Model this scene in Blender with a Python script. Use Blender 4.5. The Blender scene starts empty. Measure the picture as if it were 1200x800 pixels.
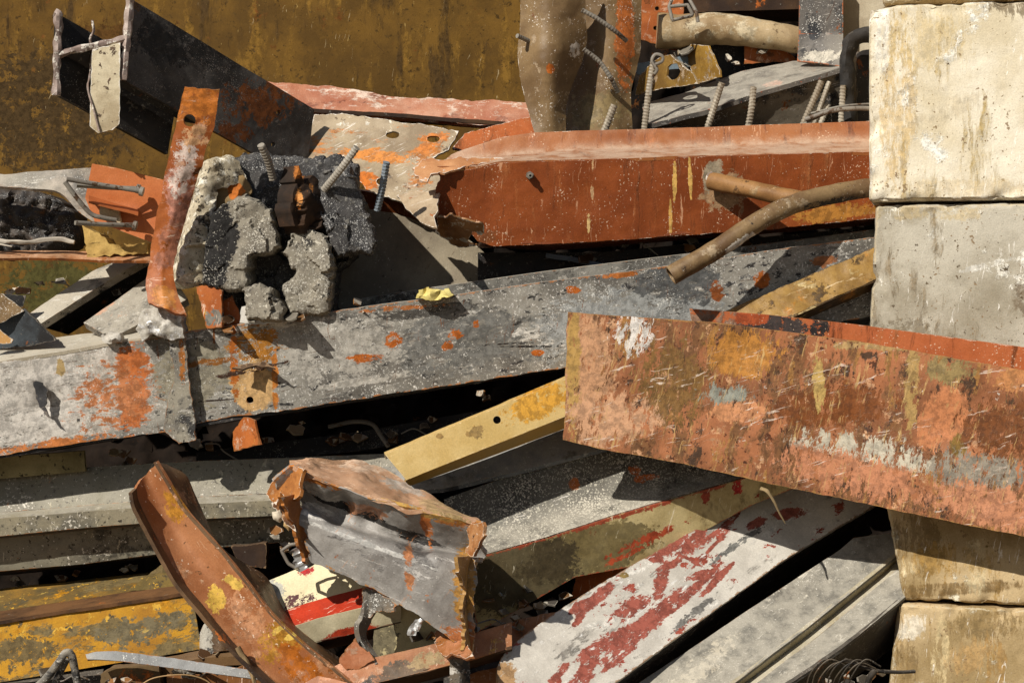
import bpy, math, random
from mathutils import Vector, Matrix, noise
from mathutils.geometry import delaunay_2d_cdt

# ------------------------------------------------------------------ camera, light, exposure
scene = bpy.context.scene
C = scene.collection
CAMD, CAMZ = 7.0, 1.72
WID = 3.86
cam = bpy.data.cameras.new('camera'); cam_o = bpy.data.objects.new('camera', cam); C.objects.link(cam_o)
cam_o.location = (0, -CAMD, CAMZ); cam_o.rotation_euler = (math.radians(90), 0, 0)
cam.sensor_width = 36; cam.lens = 36*CAMD/WID; cam.clip_end = 500; cam.clip_start = 0.05
scene.camera = cam_o

SUNV = Vector((-0.50, -0.62, 0.60)).normalized()          # towards the sun
elev = math.asin(SUNV.z); rot = math.atan2(SUNV.x, SUNV.y)
world = bpy.data.worlds.new('World'); scene.world = world; world.use_nodes = True
nt = world.node_tree
sky = nt.nodes.new('ShaderNodeTexSky'); sky.sky_type = 'NISHITA'; sky.sun_disc = False
sky.sun_elevation = elev; sky.sun_rotation = rot % (2*math.pi)
nt.links.new(sky.outputs[0], nt.nodes['Background'].inputs[0])
nt.nodes['Background'].inputs[1].default_value = 0.05
sun = bpy.data.lights.new('sun', 'SUN'); sun.energy = 5.0; sun.angle = math.radians(0.5); sun.color = (1.0, 0.955, 0.88)
sun_o = bpy.data.objects.new('sun', sun); C.objects.link(sun_o)
sun_o.rotation_euler = SUNV.to_track_quat('Z', 'Y').to_euler(); sun_o.location = (-4, -5, 6)
scene.view_settings.view_transform = 'Standard'; scene.view_settings.look = 'None'
scene.view_settings.exposure = 0.04; scene.view_settings.gamma = 1.0

# ------------------------------------------------------------------ helpers
def P(x, y, d):
    s = (CAMD-d)/CAMD*WID/1200
    return Vector(((x-600)*s, -d, CAMZ-(y-400)*s))
def S(r, g, b, k=1.0):
    if r > g > b and r-g > 25: g = g+.13*(r-g)
    if r-g > 55: r *= .97; b = max(0, b-2)
    def f(c):
        c /= 255
        return (c/12.92 if c <= .04045 else ((c+.055)/1.055)**2.4)*k
    return (f(r), f(g), f(b), 1)
def vn(p, s): return noise.noise(p*s)
def fb(p, s, o=4):
    return noise.fractal(p*s, 1.0, 2.0, o)
def resample(pts, n, smooth=False):
    pts = [Vector(p) for p in pts]
    if smooth and len(pts) > 2:
        q = [pts[0]*2-pts[1]]+pts+[pts[-1]*2-pts[-2]]; out = []
        for i in range(1, len(q)-2):
            for k in range(10):
                t = k/10; a, b, c, d = q[i-1], q[i], q[i+1], q[i+2]
                out.append(.5*((2*b)+(c-a)*t+(2*a-5*b+4*c-d)*t*t+(3*b-a-3*c+d)*t**3))
        out.append(pts[-1]); pts = out
    L = [0]
    for a, b in zip(pts, pts[1:]): L.append(L[-1]+(b-a).length)
    tot = L[-1] or 1; res = []; j = 0
    for i in range(n):
        t = tot*i/(n-1)
        while j < len(L)-2 and L[j+1] < t: j += 1
        seg = L[j+1]-L[j] or 1
        res.append(pts[j].lerp(pts[j+1], min(1, max(0, (t-L[j])/seg))))
    return res
def plen(pts): return sum((Vector(b)-Vector(a)).length for a, b in zip(pts, pts[1:]))

class G:                                                   # raw geometry: verts, faces, edge-distance value
    def __init__(s): s.v = []; s.f = []; s.e = []
    def add(s, o):
        k = len(s.v); s.v += o.v; s.e += o.e; s.f += [tuple(i+k for i in f) for f in o.f]; return s
def solid(V, F, N, E, thick):
    """front sheet + back sheet + walls on every open edge"""
    n = len(V); g = G()
    g.v = list(V)+[p-nn*thick for p, nn in zip(V, N)]
    g.e = list(E)+list(E); g.f = list(F)+[tuple(i+n for i in reversed(f)) for f in F]
    cnt = {}
    for f in F:
        for a, b in zip(f, f[1:]+f[:1]): cnt[(a, b)] = 1
    wall = {}
    def w(i, back):
        key = (i, back)
        if key not in wall:
            wall[key] = len(g.v); g.v.append(g.v[i+n] if back else g.v[i]); g.e.append(0.005)
        return wall[key]
    for (a, b) in cnt:
        if (b, a) not in cnt: g.f.append((w(b, 0), w(a, 0), w(a, 1), w(b, 1)))
    return g
SEED = [0]
def loft(rails, thick=.008, res=.010, amp=.0015, big=.004, jag=(0, 0), jtb=(0, 0), smooth=False, holes=(), dents=(), caps=False, prof=False):
    """sheet between polylines (top to bottom), given as (px, py, depth)"""
    SEED[0] += 1; off = Vector((SEED[0]*7.3, SEED[0]*3.1, SEED[0]*1.7))
    R = [[P(*p) if len(p) == 3 and not isinstance(p, Vector) else p for p in r] for r in rails]
    N = max(3, int(max(plen(r) for r in R)/res)+1)
    R = [resample(r, N, smooth) for r in R]
    rows = []; crease = []
    if prof:                                               # smooth section
        cols = []
        w = sum((R[i+1][N//2]-R[i][N//2]).length for i in range(len(R)-1))
        m = max(4, int(w/res)+1)
        for j in range(N): cols.append(resample([r[j] for r in R], m, True))
        rows = [[cols[j][i] for j in range(N)] for i in range(m)]
    else:
        for i in range(len(R)-1):
            m = max(2, int(max((R[i+1][j]-R[i][j]).length for j in (0, N//2, N-1))/res)+1)
            for k in range(m if i < len(R)-2 else m+1):
                t = k/m
                rows.append([R[i][j].lerp(R[i+1][j], t) for j in range(N)])
                crease.append(k == 0 or t == 1)
    M = len(rows)
    V0 = [rows[i][j] for i in range(M) for j in range(N)]
    Nn = []
    for i in range(M):
        for j in range(N):
            du = rows[i][min(N-1, j+1)]-rows[i][max(0, j-1)]
            dv = rows[min(M-1, i+1)][j]-rows[max(0, i-1)][j]
            c = dv.cross(du)
            Nn.append(c.normalized() if c.length > 1e-9 else Vector((0, -1, 0)))
    V = []; E = []
    for i in range(M):
        for j in range(N):
            k = i*N+j; p = V0[k]; nn = Nn[k]
            q = p+off
            disp = amp*fb(q, 22, 3)+big*vn(q, 4.5)
            p = p+nn*disp
            du = (rows[i][min(N-1, j+1)]-rows[i][max(0, j-1)]).normalized()
            dv = (rows[min(M-1, i+1)][j]-rows[max(0, i-1)][j]).normalized()
            fall = 4
            if jag[0] and j < fall*3: p = p+du*jag[0]*(1-j/(fall*3))*fb(q*1, 14, 4)
            if jag[1] and N-1-j < fall*3: p = p+du*jag[1]*(1-(N-1-j)/(fall*3))*fb(q, 14, 4)
            if jtb[0] and i < fall: p = p+dv*jtb[0]*(1-i/fall)*fb(q, 18, 4)
            if jtb[1] and M-1-i < fall: p = p+dv*jtb[1]*(1-(M-1-i)/fall)*fb(q, 18, 4)
            for (dx, dy, dr, dd) in dents:
                c = P(dx, dy, -p.y); rr = dr*WID/1200
                a = ((p.x-c.x)**2+(p.z-c.z)**2)/(rr*rr)
                if a < 6: p = p+nn*dd*math.exp(-a*1.6)
            V.append(p)
            ed = min((p-rows[i][0]).length, (p-rows[i][N-1]).length, (p-rows[0][j]).length, (p-rows[M-1][j]).length)
            E.append(min(1, ed))
    if not prof:
        for i in range(M):
            if crease[i]:
                for j in range(N): E[i*N+j] = min(E[i*N+j], .0015)
    F = []
    for i in range(M-1):
        for j in range(N-1):
            a = i*N+j; F.append((a, a+N, a+N+1, a+1))
    for (hx, hy, hr) in holes:
        keep = []; dele = []
        c0 = min(range(len(V)), key=lambda k: (V[k]-P(hx, hy, -V[k].y)).length); c = V[c0]; r = hr*WID/1200
        for f in F:
            m = sum((V[i] for i in f), Vector())/4
            (dele if (m-c).length < r*1.02 else keep).append(f)
        used = {i for f in keep for i in f}; inn = {i for f in dele for i in f}
        for i in used & inn:
            v = V[i]-c
            if v.length > 1e-6: V[i] = c+v.normalized()*r
            E[i] = .001
        F = keep
    return solid(V, F, Nn, E, thick)

def poly(outline, d=0.5, g=(0, 0), thick=.008, res=3.2, amp=.0015, big=.004, jag=.8, dome=0, domew=.03, holes=(), smooth=False, rough=0, taper=0, facet=0):
    """plate or lump cut to an outline (px, py); depth = d + g.(offset from centre)/100 px"""
    SEED[0] += 1; off = Vector((SEED[0]*5.3, SEED[0]*2.1, SEED[0]*1.3)); rnd = random.Random(SEED[0])
    cx = sum(p[0] for p in outline)/len(outline); cy = sum(p[1] for p in outline)/len(outline)
    o = [Vector((p[0], p[1], 0)) for p in outline]
    if smooth: pts = resample(o+[o[0]], max(12, int(plen(o+[o[0]])/res)), True)[:-1]
    else:
        pts = []
        for a, b in zip(o, o[1:]+o[:1]):
            m = max(1, int((b-a).length/res))
            pts += [a.lerp(b, k/m) for k in range(m)]
    pts = [Vector((p.x+jag*1.6*fb(p*.01+off, 13, 4), p.y+jag*1.6*fb(p*.01+off*2, 13, 4))) for p in pts]
    def inside(x, y, pg):
        c = False; j = len(pg)-1
        for i in range(len(pg)):
            if (pg[i][1] > y) != (pg[j][1] > y) and x < (pg[j][0]-pg[i][0])*(y-pg[i][1])/(pg[j][1]-pg[i][1])+pg[i][0]: c = not c
            j = i
        return c
    def dist(x, y):
        best = 1e9
        for i in range(len(pts)):
            a = pts[i-1]; b = pts[i]; dx, dy = b.x-a.x, b.y-a.y; l = dx*dx+dy*dy or 1
            t = max(0, min(1, ((x-a.x)*dx+(y-a.y)*dy)/l))
            q = (x-a.x-t*dx)**2+(y-a.y-t*dy)**2
            if q < best: best = q
        return math.sqrt(best)
    P2 = list(pts); n0 = len(pts); edges = [(i, (i+1) % n0) for i in range(n0)]
    HP = []
    for (hx, hy, hr, *rest) in holes:
        ra = rest[0] if rest else 1.0; k0 = len(P2); m = 12; hp = []
        for k in range(m):
            a = 2*math.pi*k/m; hp.append(Vector((hx+hr*math.cos(a)*(1+.12*rnd.uniform(-1, 1)), hy+hr*ra*math.sin(a)*(1+.12*rnd.uniform(-1, 1)))))
        P2 += hp; edges += [(k0+k, k0+(k+1) % m) for k in range(m)]; HP.append(hp)
    x0, x1 = min(p.x for p in pts), max(p.x for p in pts); y0, y1 = min(p.y for p in pts), max(p.y for p in pts)
    y = y0+res*.5
    while y < y1:
        x = x0+res*.5
        while x < x1:
            qx, qy = x+rnd.uniform(-.3, .3)*res, y+rnd.uniform(-.3, .3)*res
            if inside(qx, qy, pts) and dist(qx, qy) > res*.55 and not any(inside(qx, qy, h) for h in HP): P2.append(Vector((qx, qy)))
            x += res
        y += res*.9
    vo, eo, fo, *_ = delaunay_2d_cdt(P2, edges, [], 1, 1e-5)
    V = []; E = []; N = []
    a_, b_, c_ = P(cx, cy, d), P(cx+10, cy, d+g[0]*.1), P(cx, cy+10, d+g[1]*.1)
    nn = (c_-a_).cross(b_-a_).normalized()
    for p in vo:
        dd = dist(p.x, p.y)*WID/1200
        hd = min([abs(math.hypot(p.x-h[0], p.y-h[1])-h[2])*WID/1200 for h in holes]+[9])
        w = P(p.x, p.y, d+g[0]*(p.x-cx)/100+g[1]*(p.y-cy)/100)
        q = w+off
        h = amp*fb(q, 22, 3)+big*vn(q, 4.5)+dome*(1-math.exp(-dd/domew))
        if rough:
            h += rough*fb(q, 30, 4)*min(1, dd/.01)
        if facet:
            dv, pv = noise.voronoi(q*facet+Vector((1, 1, 1))*.12*noise.noise(q*30))
            c9 = pv[0]; t9 = noise.noise_vector(c9*7.7); r9 = q*facet-c9
            h += (r9.x*t9.x+r9.z*t9.z)*.055*min(1, dd/.012)+.012*t9.y*min(1, dd/.01)
        V.append(w+nn*h); E.append(min(dd, hd)); N.append(nn)
    F = []
    for f in fo:
        m = (vo[f[0]]+vo[f[1]]+vo[f[2]])/3
        if not inside(m.x, m.y, pts) or any(inside(m.x, m.y, h) for h in HP): continue
        a, b, c = (V[i] for i in f)
        F.append(tuple(f) if (b-a).cross(c-a).dot(nn) > 0 else tuple(reversed(f)))
    s = solid(V, F, N, E, thick)
    if taper:
        cc = P(cx, cy, d); n = len(V)
        for i in range(n, len(s.v)):
            if (s.v[i]-cc).dot(nn) < -thick*.5: s.v[i] = s.v[i]+((cc-nn*thick)-s.v[i])*taper
    return s

def tube(path, r, res=.006, sides=12, rib=0, hollow=0, smooth=True, r2=None, amp=0, flat=1):
    SEED[0] += 1; off = Vector((SEED[0]*5.3, 0, 1))
    pts = [P(*p) if not isinstance(p, Vector) else p for p in path]
    n = max(2, int(plen(pts)/res)+1); pts = resample(pts, n, smooth)
    g = G(); up = Vector((.13, -.31, .94))
    rings = []
    for i, p in enumerate(pts):
        t = (pts[min(n-1, i+1)]-pts[max(0, i-1)]).normalized()
        a = (up-t*up.dot(t)).normalized(); b = t.cross(a); up = a
        rr = r+((r2 if r2 is not None else r)-r)*i/(n-1)
        rings.append((p, a, b, rr))
    def shell(k, inv):
        s0 = len(g.v)
        for i, (p, a, b, rr) in enumerate(rings):
            for j in range(sides):
                th = 2*math.pi*j/sides
                q = rr*k
                if rib and not inv: q *= 1+rib*(1 if math.sin(i*math.pi/1.5+math.sin(th)*1.5) > 0 else 0)
                if amp: q *= 1+amp*vn(p+off+a*math.cos(th)*.05, 25)
                g.v.append(p+a*math.cos(th)*q+b*math.sin(th)*q*flat); g.e.append(.1)
        for i in range(n-1):
            for j in range(sides):
                A = s0+i*sides+j; B = s0+i*sides+(j+1) % sides
                f = (A, B, B+sides, A+sides); g.f.append(tuple(reversed(f)) if inv else f)
        return s0
    s = shell(1, False)
    if hollow:
        s2 = shell(hollow, True)
        for base, fl in ((0, 0), ((n-1)*sides, 1)):
            for j in range(sides):
                f = (s+base+j, s2+base+j, s2+base+(j+1) % sides, s+base+(j+1) % sides)
                g.f.append(tuple(reversed(f)) if fl else f)
    else:
        g.f.append(tuple(s+j for j in reversed(range(sides)))); g.f.append(tuple(s+(n-1)*sides+j for j in range(sides)))
    return g

def block_geo(x0, x1, y0, y1, z0, z1, bev=.014, res=.012, amp=.003, skew=(0, 0), yaw=-12.5, roll=0.0):
    """concrete block: chamfered, chipped box.  skew moves the lower left edge"""
    SEED[0] += 1; off = Vector((SEED[0]*5.3, SEED[0], 1)); g = G(); idx = {}
    nx, ny, nz = int((x1-x0)/res), int((y1-y0)/res/1.6), int((z1-z0)/res)
    c = Vector(((x0+x1)/2, (y0+y1)/2, (z0+z1)/2)); h = Vector(((x1-x0)/2, (y1-y0)/2, (z1-z0)/2))
    def vert(i, j, k):
        if (i, j, k) in idx: return idx[(i, j, k)]
        p = Vector((x0+(x1-x0)*i/nx, y0+(y1-y0)*j/ny, z0+(z1-z0)*k/nz)); q = p-c
        inner = h-Vector((bev, bev, bev))
        cl = Vector([max(-inner[a], min(inner[a], q[a])) for a in range(3)]); dl = q-cl
        ne = sum(1 for a in range(3) if abs(q[a]) > inner[a]+1e-6)
        nrm = dl.normalized() if dl.length > 1e-6 else Vector((0, -1, 0))
        if ne >= 2:
            L = sum(abs(dl[a]) for a in range(3)); s = bev*1.25/L if L > 0 else 1
            dl = dl*min(1, s)
        w = c+cl+dl
        n3 = fb(w+off, 9, 4); edge = max(0, 1-max(0, (sorted([h[a]-abs(q[a]) for a in range(3)])[1]))/.07)
        w -= nrm*(amp*(.5+n3*.5)+edge*edge*max(0, n3)*.055+max(0, fb(w+off*2, 28, 3)-.25)*.006)
        t = 1-(w.z-z0)/(z1-z0); l = 1-(w.x-x0)/(x1-x0)
        w.x += skew[0]*t*l*(1 if l > .3 else l/.3)+skew[1]*(1-t)*l
        o3 = Vector((x0, y0, (z0+z1)/2)); ca, sa = math.cos(math.radians(yaw)), math.sin(math.radians(yaw)); r = w-o3
        r.z += r.x*math.sin(math.radians(roll))
        w = o3+Vector((r.x*ca-r.y*sa, r.x*sa+r.y*ca, r.z))
        idx[(i, j, k)] = len(g.v); g.v.append(w); g.e.append(max(0, min(1, sorted([h[a]-abs(q[a]) for a in range(3)])[1])))
        return idx[(i, j, k)]
    for i in range(nx):
        for k in range(nz):
            g.f.append((vert(i, 0, k), vert(i+1, 0, k), vert(i+1, 0, k+1), vert(i, 0, k+1)))
            g.f.append((vert(i, ny, k), vert(i, ny, k+1), vert(i+1, ny, k+1), vert(i+1, ny, k)))
    for i in range(nx):
        for j in range(ny):
            g.f.append((vert(i, j, 0), vert(i, j+1, 0), vert(i+1, j+1, 0), vert(i+1, j, 0)))
            g.f.append((vert(i, j, nz), vert(i+1, j, nz), vert(i+1, j+1, nz), vert(i, j+1, nz)))
    for j in range(ny):
        for k in range(nz):
            g.f.append((vert(0, j, k), vert(0, j, k+1), vert(0, j+1, k+1), vert(0, j+1, k)))
            g.f.append((vert(nx, j, k), vert(nx, j+1, k), vert(nx, j+1, k+1), vert(nx, j, k+1)))
    return g

# ------------------------------------------------------------------ material: weathered surface
class NB:
    def __init__(s, m):
        m.use_nodes = True; s.t = m.node_tree; s.n = s.t.nodes; s.l = s.t.links
    def node(s, ty, ins=None, **kw):
        n = s.n.new(ty)
        for k, v in kw.items(): setattr(n, k, v)
        for k, v in (ins or {}).items():
            if hasattr(v, 'is_output'): s.l.new(v, n.inputs[k])
            else: n.inputs[k].default_value = v
        return n
    def math(s, op, a, b=0, c=None, clamp=False):
        ins = {0: a, 1: b}
        if c is not None: ins[2] = c
        return s.node('ShaderNodeMath', ins, operation=op, use_clamp=clamp).outputs[0]
    def vmath(s, op, a, b): return s.node('ShaderNodeVectorMath', {0: a, 1: b}, operation=op).outputs[0]
    def noise(s, v, scale, detail=5, rough=.6, dist=0, out=0):
        return s.node('ShaderNodeTexNoise', {'Vector': v, 'Scale': scale, 'Detail': detail, 'Roughness': rough, 'Distortion': dist}).outputs[out]
    def step(s, v, lo, hi):
        return s.node('ShaderNodeMapRange', {0: v, 1: lo, 2: hi, 3: 0.0, 4: 1.0}, interpolation_type='SMOOTHSTEP').outputs[0]
    def mix(s, f, a, b):
        n = s.n.new('ShaderNodeMix'); n.data_type = 'RGBA'
        for i, v in ((0, f), (6, a), (7, b)):
            if hasattr(v, 'is_output'): s.l.new(v, n.inputs[i])
            else: n.inputs[i].default_value = v
        return n.outputs[2]
MC = [0]
def make_mat(sp, base, name):
    """sp keys: col, col2, layers[(colour, scale, threshold, soft, (sx,sz))], patches[(px,py,rx,ry,rot,colour,cover,raggedness)], d (depth of patches),
    scr (colour, amount), scr2, specks (colour, scale, amount), dust (colour, amount), edge (colour, width), rough, bump, ang"""
    MC[0] += 1
    m = bpy.data.materials.new(name); b = NB(m)
    bs = b.n['Principled BSDF']
    tc = b.node('ShaderNodeTexCoord').outputs['Object']
    ang = math.radians(sp.get('ang', 0))
    pr = b.node('ShaderNodeVectorRotate', {'Vector': tc, 'Axis': (0, 1, 0), 'Angle': ang}, rotation_type='AXIS_ANGLE').outputs[0]
    off = b.vmath('ADD', pr, (MC[0]*3.17, MC[0]*1.31, MC[0]*.71))
    warp = b.noise(off, 9, 4, .6, out=1)
    offw = b.vmath('ADD', off, b.node('ShaderNodeVectorMath', {0: b.vmath('SUBTRACT', warp, (.5, .5, .5)), 3: .035}, operation='SCALE').outputs[0])
    fine = b.noise(off, 190, 3, .7); mid = b.noise(offw, 38, 6, .72)
    col = b.mix(b.step(b.noise(offw, sp.get('vs', 5), 7, .65), .36, .64), sp['col'], sp.get('col2', tuple(c*.62 for c in sp['col'][:3])+(1,)))
    # fine grain in brightness
    height = b.math('MULTIPLY', mid, .5)
    nlay = [0]
    def layer(col, mask, c, hgt=.25):
        nonlocal height
        if hgt and nlay[0] < 2: height = b.math('ADD', height, b.math('MULTIPLY', mask, hgt)); nlay[0] += 1
        c2 = tuple(x*.6 for x in c[:3])+(1,)
        cc = b.mix(b.step(mid, .42, .60), c, c2)
        return b.mix(mask, col, cc)
    for L in sp.get('layers', []):
        c, sc, thr, soft = L[:4]; st = L[4] if len(L) > 4 else (1, 1)
        v = b.vmath('MULTIPLY', offw, (st[0], 1, st[1]))
        n = b.noise(b.vmath('ADD', v, (sc*.37, 5.1*thr, 0)), sc, 7 if sc < 25 else 3, .70)
        n = b.math('ADD', n, b.math('MULTIPLY', b.math('SUBTRACT', fine, .5), .10))
        col = layer(col, b.step(n, thr, thr+soft), c, L[5] if len(L) > 5 else .25)
    if sp.get('patches'):
        st = sp.get('pst', (1, 1))
        pv = b.vmath('MULTIPLY', offw, (st[0], 1, st[1]))
        ps = sp.get('pscale', 1); N1 = b.math('SUBTRACT', b.noise(pv, 15*ps, 8, .74), .5); N2 = b.math('SUBTRACT', b.noise(pv, 48*ps, 6, .78), .5)
        NN = b.math('ADD', N1, b.math('MULTIPLY', N2, .8))
    for (px, py, rx, ry, r, c, cover, rag, *opq) in sp.get('patches', []):
        ctr = P(px, py, sp.get('d', .5))-base; k = WID/1200
        v = b.vmath('SUBTRACT', tc, tuple(ctr))
        v = b.node('ShaderNodeVectorRotate', {'Vector': v, 'Axis': (0, 1, 0), 'Angle': math.radians(r)}, rotation_type='AXIS_ANGLE').outputs[0]
        v = b.vmath('MULTIPLY', v, (1/(rx*k), 0, 1/(ry*k)))
        ln = b.node('ShaderNodeVectorMath', {0: v}, operation='LENGTH').outputs['Value']
        f = b.math('MINIMUM', b.math('SUBTRACT', 1.05+.35*(cover-.8), ln), .38)      # flaky edge with islands and holes
        f = b.math('ADD', f, b.math('MULTIPLY', NN, rag*4.2+1.6*(1-cover)))
        op = opq[0] if opq else sp.get('popq', 1)
        mk = b.math('MULTIPLY', b.step(f, .10, .10+sp.get('psoft', .07)), op)
        col = layer(col, mk, c, 0)
    for key in ('scr', 'scr2'):
        if key in sp:
            c, amt = sp[key][:2]; a2 = sp[key][2] if len(sp[key]) > 2 else 0
            v = b.node('ShaderNodeVectorRotate', {'Vector': offw, 'Axis': (0, 1, 0), 'Angle': math.radians(a2)}, rotation_type='AXIS_ANGLE').outputs[0]
            v = b.vmath('MULTIPLY', v, (.06, .3, 1))
            n = b.noise(v, 70, 6, .65, 1.5); br = b.noise(off, 13, 5, .6)
            mk = b.math('MULTIPLY', b.step(n, .66-.12*amt, .69-.12*amt), b.step(br, .50-.1*amt, .60))
            col = b.mix(b.math('MULTIPLY', mk, .8), col, c)
    if 'specks' in sp:
        c, sc, amt = sp['specks']
        n = b.noise(off, sc*1.5, 2, .6); cl = b.noise(off, 7, 6, .7)
        n = b.math('ADD', n, b.math('MULTIPLY', b.math('SUBTRACT', cl, .5), .7))
        mk = b.step(n, .72-.22*amt, .75-.22*amt)
        col = b.mix(b.math('MULTIPLY', mk, .85), col, c)
    if 'edge' in sp:
        c, w = sp['edge']
        at = b.node('ShaderNodeAttribute', attribute_name='edge').outputs['Fac']
        n = b.math('MULTIPLY', b.math('SUBTRACT', b.noise(offw, 38, 6, .75), .44), w*9)
        mk = b.math('LESS_THAN', at, n)
        col = b.mix(b.math('MULTIPLY', mk, .85), col, c)
    if 'dust' in sp:
        c, amt = sp['dust']
        nz = b.node('ShaderNodeSeparateXYZ', {0: b.node('ShaderNodeNewGeometry').outputs['Normal']}).outputs[2]
        mk = b.math('MULTIPLY', b.step(nz, .25, .85), b.step(b.noise(offw, 14, 7, .7), .25, .6))
        col = b.mix(b.math('MULTIPLY', mk, amt), col, c)
    gr = b.math('ADD', .68, b.math('MULTIPLY', fine, .62))
    hv = b.node('ShaderNodeHueSaturation', {'Value': gr, 'Color': col, 'Saturation': sp.get('sat', 1.0)}).outputs[0]
    b.l.new(hv, bs.inputs['Base Color'])
    ro = sp.get('rough', .6)
    b.l.new(b.math('ADD', ro-.16, b.math('MULTIPLY', mid, .35)), bs.inputs['Roughness'])
    bs.inputs['Specular IOR Level'].default_value = sp.get('spec', .28)
    bs.inputs['Metallic'].default_value = sp.get('metal', 0)
    h2 = b.math('ADD', height, b.math('MULTIPLY', fine, .22))
    bp = b.node('ShaderNodeBump', {'Height': h2, 'Strength': sp.get('bump', .5), 'Distance': .004})
    b.l.new(bp.outputs[0], bs.inputs['Normal'])
    return m

# ------------------------------------------------------------------ things and parts
def mesh_obj(name, g, base, sp, sharp=38):
    me = bpy.data.meshes.new(name)
    me.from_pydata([tuple(v-base) for v in g.v], [], g.f); me.update()
    at = me.attributes.new('edge', 'FLOAT', 'POINT'); at.data.foreach_set('value', [float(e) for e in g.e])
    me.polygons.foreach_set('use_smooth', [True]*len(me.polygons)); me.set_sharp_from_angle(angle=math.radians(sharp))
    o = bpy.data.objects.new(name, me); C.objects.link(o)
    me.materials.append(make_mat(sp, base, name+'_surface'))
    return o
def tagit(o, label, cat, group=None, kind=None):
    if label: o['label'] = label
    if cat: o['category'] = cat
    if group: o['group'] = group
    o['kind'] = kind or 'thing'
def base_of(gs):
    vs = [v for g in gs for v in g.v]; n = len(vs)
    return Vector((sum(v.x for v in vs)/n, sum(v.y for v in vs)/n, min(v.z for v in vs)))
def one(name, label, cat, g, sp, group=None, kind=None, sharp=38):
    b = base_of([g]); o = mesh_obj(name, g, b, sp, sharp); o.location = b; tagit(o, label, cat, group, kind); return o
def thing(name, label, cat, parts, group=None):
    """parts: (name, geometry, spec[, label][, [subparts]])"""
    b = base_of([p[1] for p in parts]); e = bpy.data.objects.new(name, None); C.objects.link(e)
    e.location = b; e.empty_display_size = .1; tagit(e, label, cat, group)
    for p in parts:
        o = mesh_obj(p[0], p[1], b, p[2]); o.parent = e
        for x in p[3:]:
            if isinstance(x, str): o['label'] = x
            else:
                for q in x:
                    c = mesh_obj(q[0], q[1], b, q[2]); c.parent = o
                    if len(q) > 3: c['label'] = q[3]
    return e
def mod(sp, **kw): d = dict(sp); d.update(kw); return d

# ------------------------------------------------------------------ colour specs
WHITE = S(225, 215, 200); PALE = S(190, 182, 165); ORG = S(188, 84, 34); RUST = S(120, 58, 24); DK = S(32, 27, 24); GRY = S(120, 116, 106)
BROWN = S(92, 62, 34); SALM = S(200, 112, 78); YEL = S(205, 150, 60)
grey = dict(col=S(150, 145, 134), col2=S(96, 92, 85), vs=7, layers=[(S(62, 60, 58), 9, .53, .08, (1, 1.6)), (S(205, 198, 185), 16, .58, .05, (.6, 1.5)), (ORG, 12, .645, .02), (S(200, 195, 185), 70, .64, .04), (S(45, 43, 42), 60, .62, .05)],
            scr=(S(215, 208, 198), .35, 8), scr2=(S(70, 48, 36), .35, 70), specks=(S(225, 222, 212), 130, .15), edge=(S(165, 95, 60), .0016), dust=(PALE, .6), rough=.55)
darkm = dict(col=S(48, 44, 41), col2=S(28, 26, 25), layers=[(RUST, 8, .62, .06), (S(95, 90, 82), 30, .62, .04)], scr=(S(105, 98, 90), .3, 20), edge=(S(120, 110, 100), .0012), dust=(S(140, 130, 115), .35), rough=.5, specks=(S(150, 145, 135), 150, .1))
red = dict(col=S(148, 62, 34), col2=S(124, 48, 26), vs=4, layers=[(S(175, 92, 60), 5, .57, .12, (2.5, .25)), (S(120, 52, 30), 8, .56, .10, (3, .2)), (S(95, 38, 24), 22, .66, .04)], scr=(S(205, 150, 120), .38, 88), edge=(S(215, 195, 175), .0016), dust=(S(214, 176, 155), .85), rough=.5, specks=(S(215, 180, 155), 90, .1))
orange = dict(col=S(182, 88, 50), col2=S(150, 66, 36), layers=[(S(205, 150, 125), 14, .57, .06), (YEL, 11, .63, .04), (RUST, 9, .60, .05)], scr=(S(225, 190, 170), .5, 80), edge=(S(130, 75, 40), .003), dust=(S(205, 160, 130), .5), rough=.5)
brown = dict(col=S(132, 104, 74), col2=S(104, 78, 54), layers=[(S(160, 138, 110), 14, .58, .05), (RUST, 10, .64, .05)], scr=(S(200, 188, 170), .3, 80), specks=(WHITE, 90, .15), edge=(S(205, 195, 180), .0018), dust=(PALE, .5), rough=.45)
rustdk = dict(col=S(74, 48, 30), col2=S(45, 30, 20), layers=[(ORG, 10, .62, .05), (GRY, 22, .64, .04)], dust=(S(140, 115, 90), .4), rough=.75, edge=(S(130, 100, 75), .001))
steel = dict(col=S(140, 134, 122), col2=S(112, 104, 94), layers=[(S(90, 70, 52), 30, .57, .05)], rough=.5, bump=.3)
concrete = dict(col=S(226, 216, 194), col2=S(204, 190, 160), vs=3, layers=[(S(186, 158, 110), 4, .56, .12, (3.2, .35)), (S(240, 236, 222), 6, .56, .08), (S(160, 140, 105), 40, .66, .04), (S(120, 100, 76), 75, .69, .03)],
                specks=(S(130, 106, 76), 44, .10), scr=(S(246, 240, 228), .3, 80), rough=.88, bump=1.0, spec=.2, edge=(S(190, 175, 145), .008))
rockm = dict(col=S(146, 138, 122), col2=S(112, 105, 93), vs=14, layers=[(S(60, 57, 53), 10, .60, .04), (S(196, 188, 170), 60, .56, .05), (S(56, 52, 48), 90, .60, .05)], rough=.9, bump=1.0, spec=.2, specks=(S(190, 184, 170), 110, .3))
rockd = dict(col=S(72, 69, 66), col2=S(42, 40, 40), vs=14, layers=[(S(120, 115, 106), 30, .60, .05), (S(150, 146, 140), 110, .58, .04)], rough=.7, bump=1.0, spec=.5, specks=(S(200, 198, 192), 150, .2))

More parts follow.
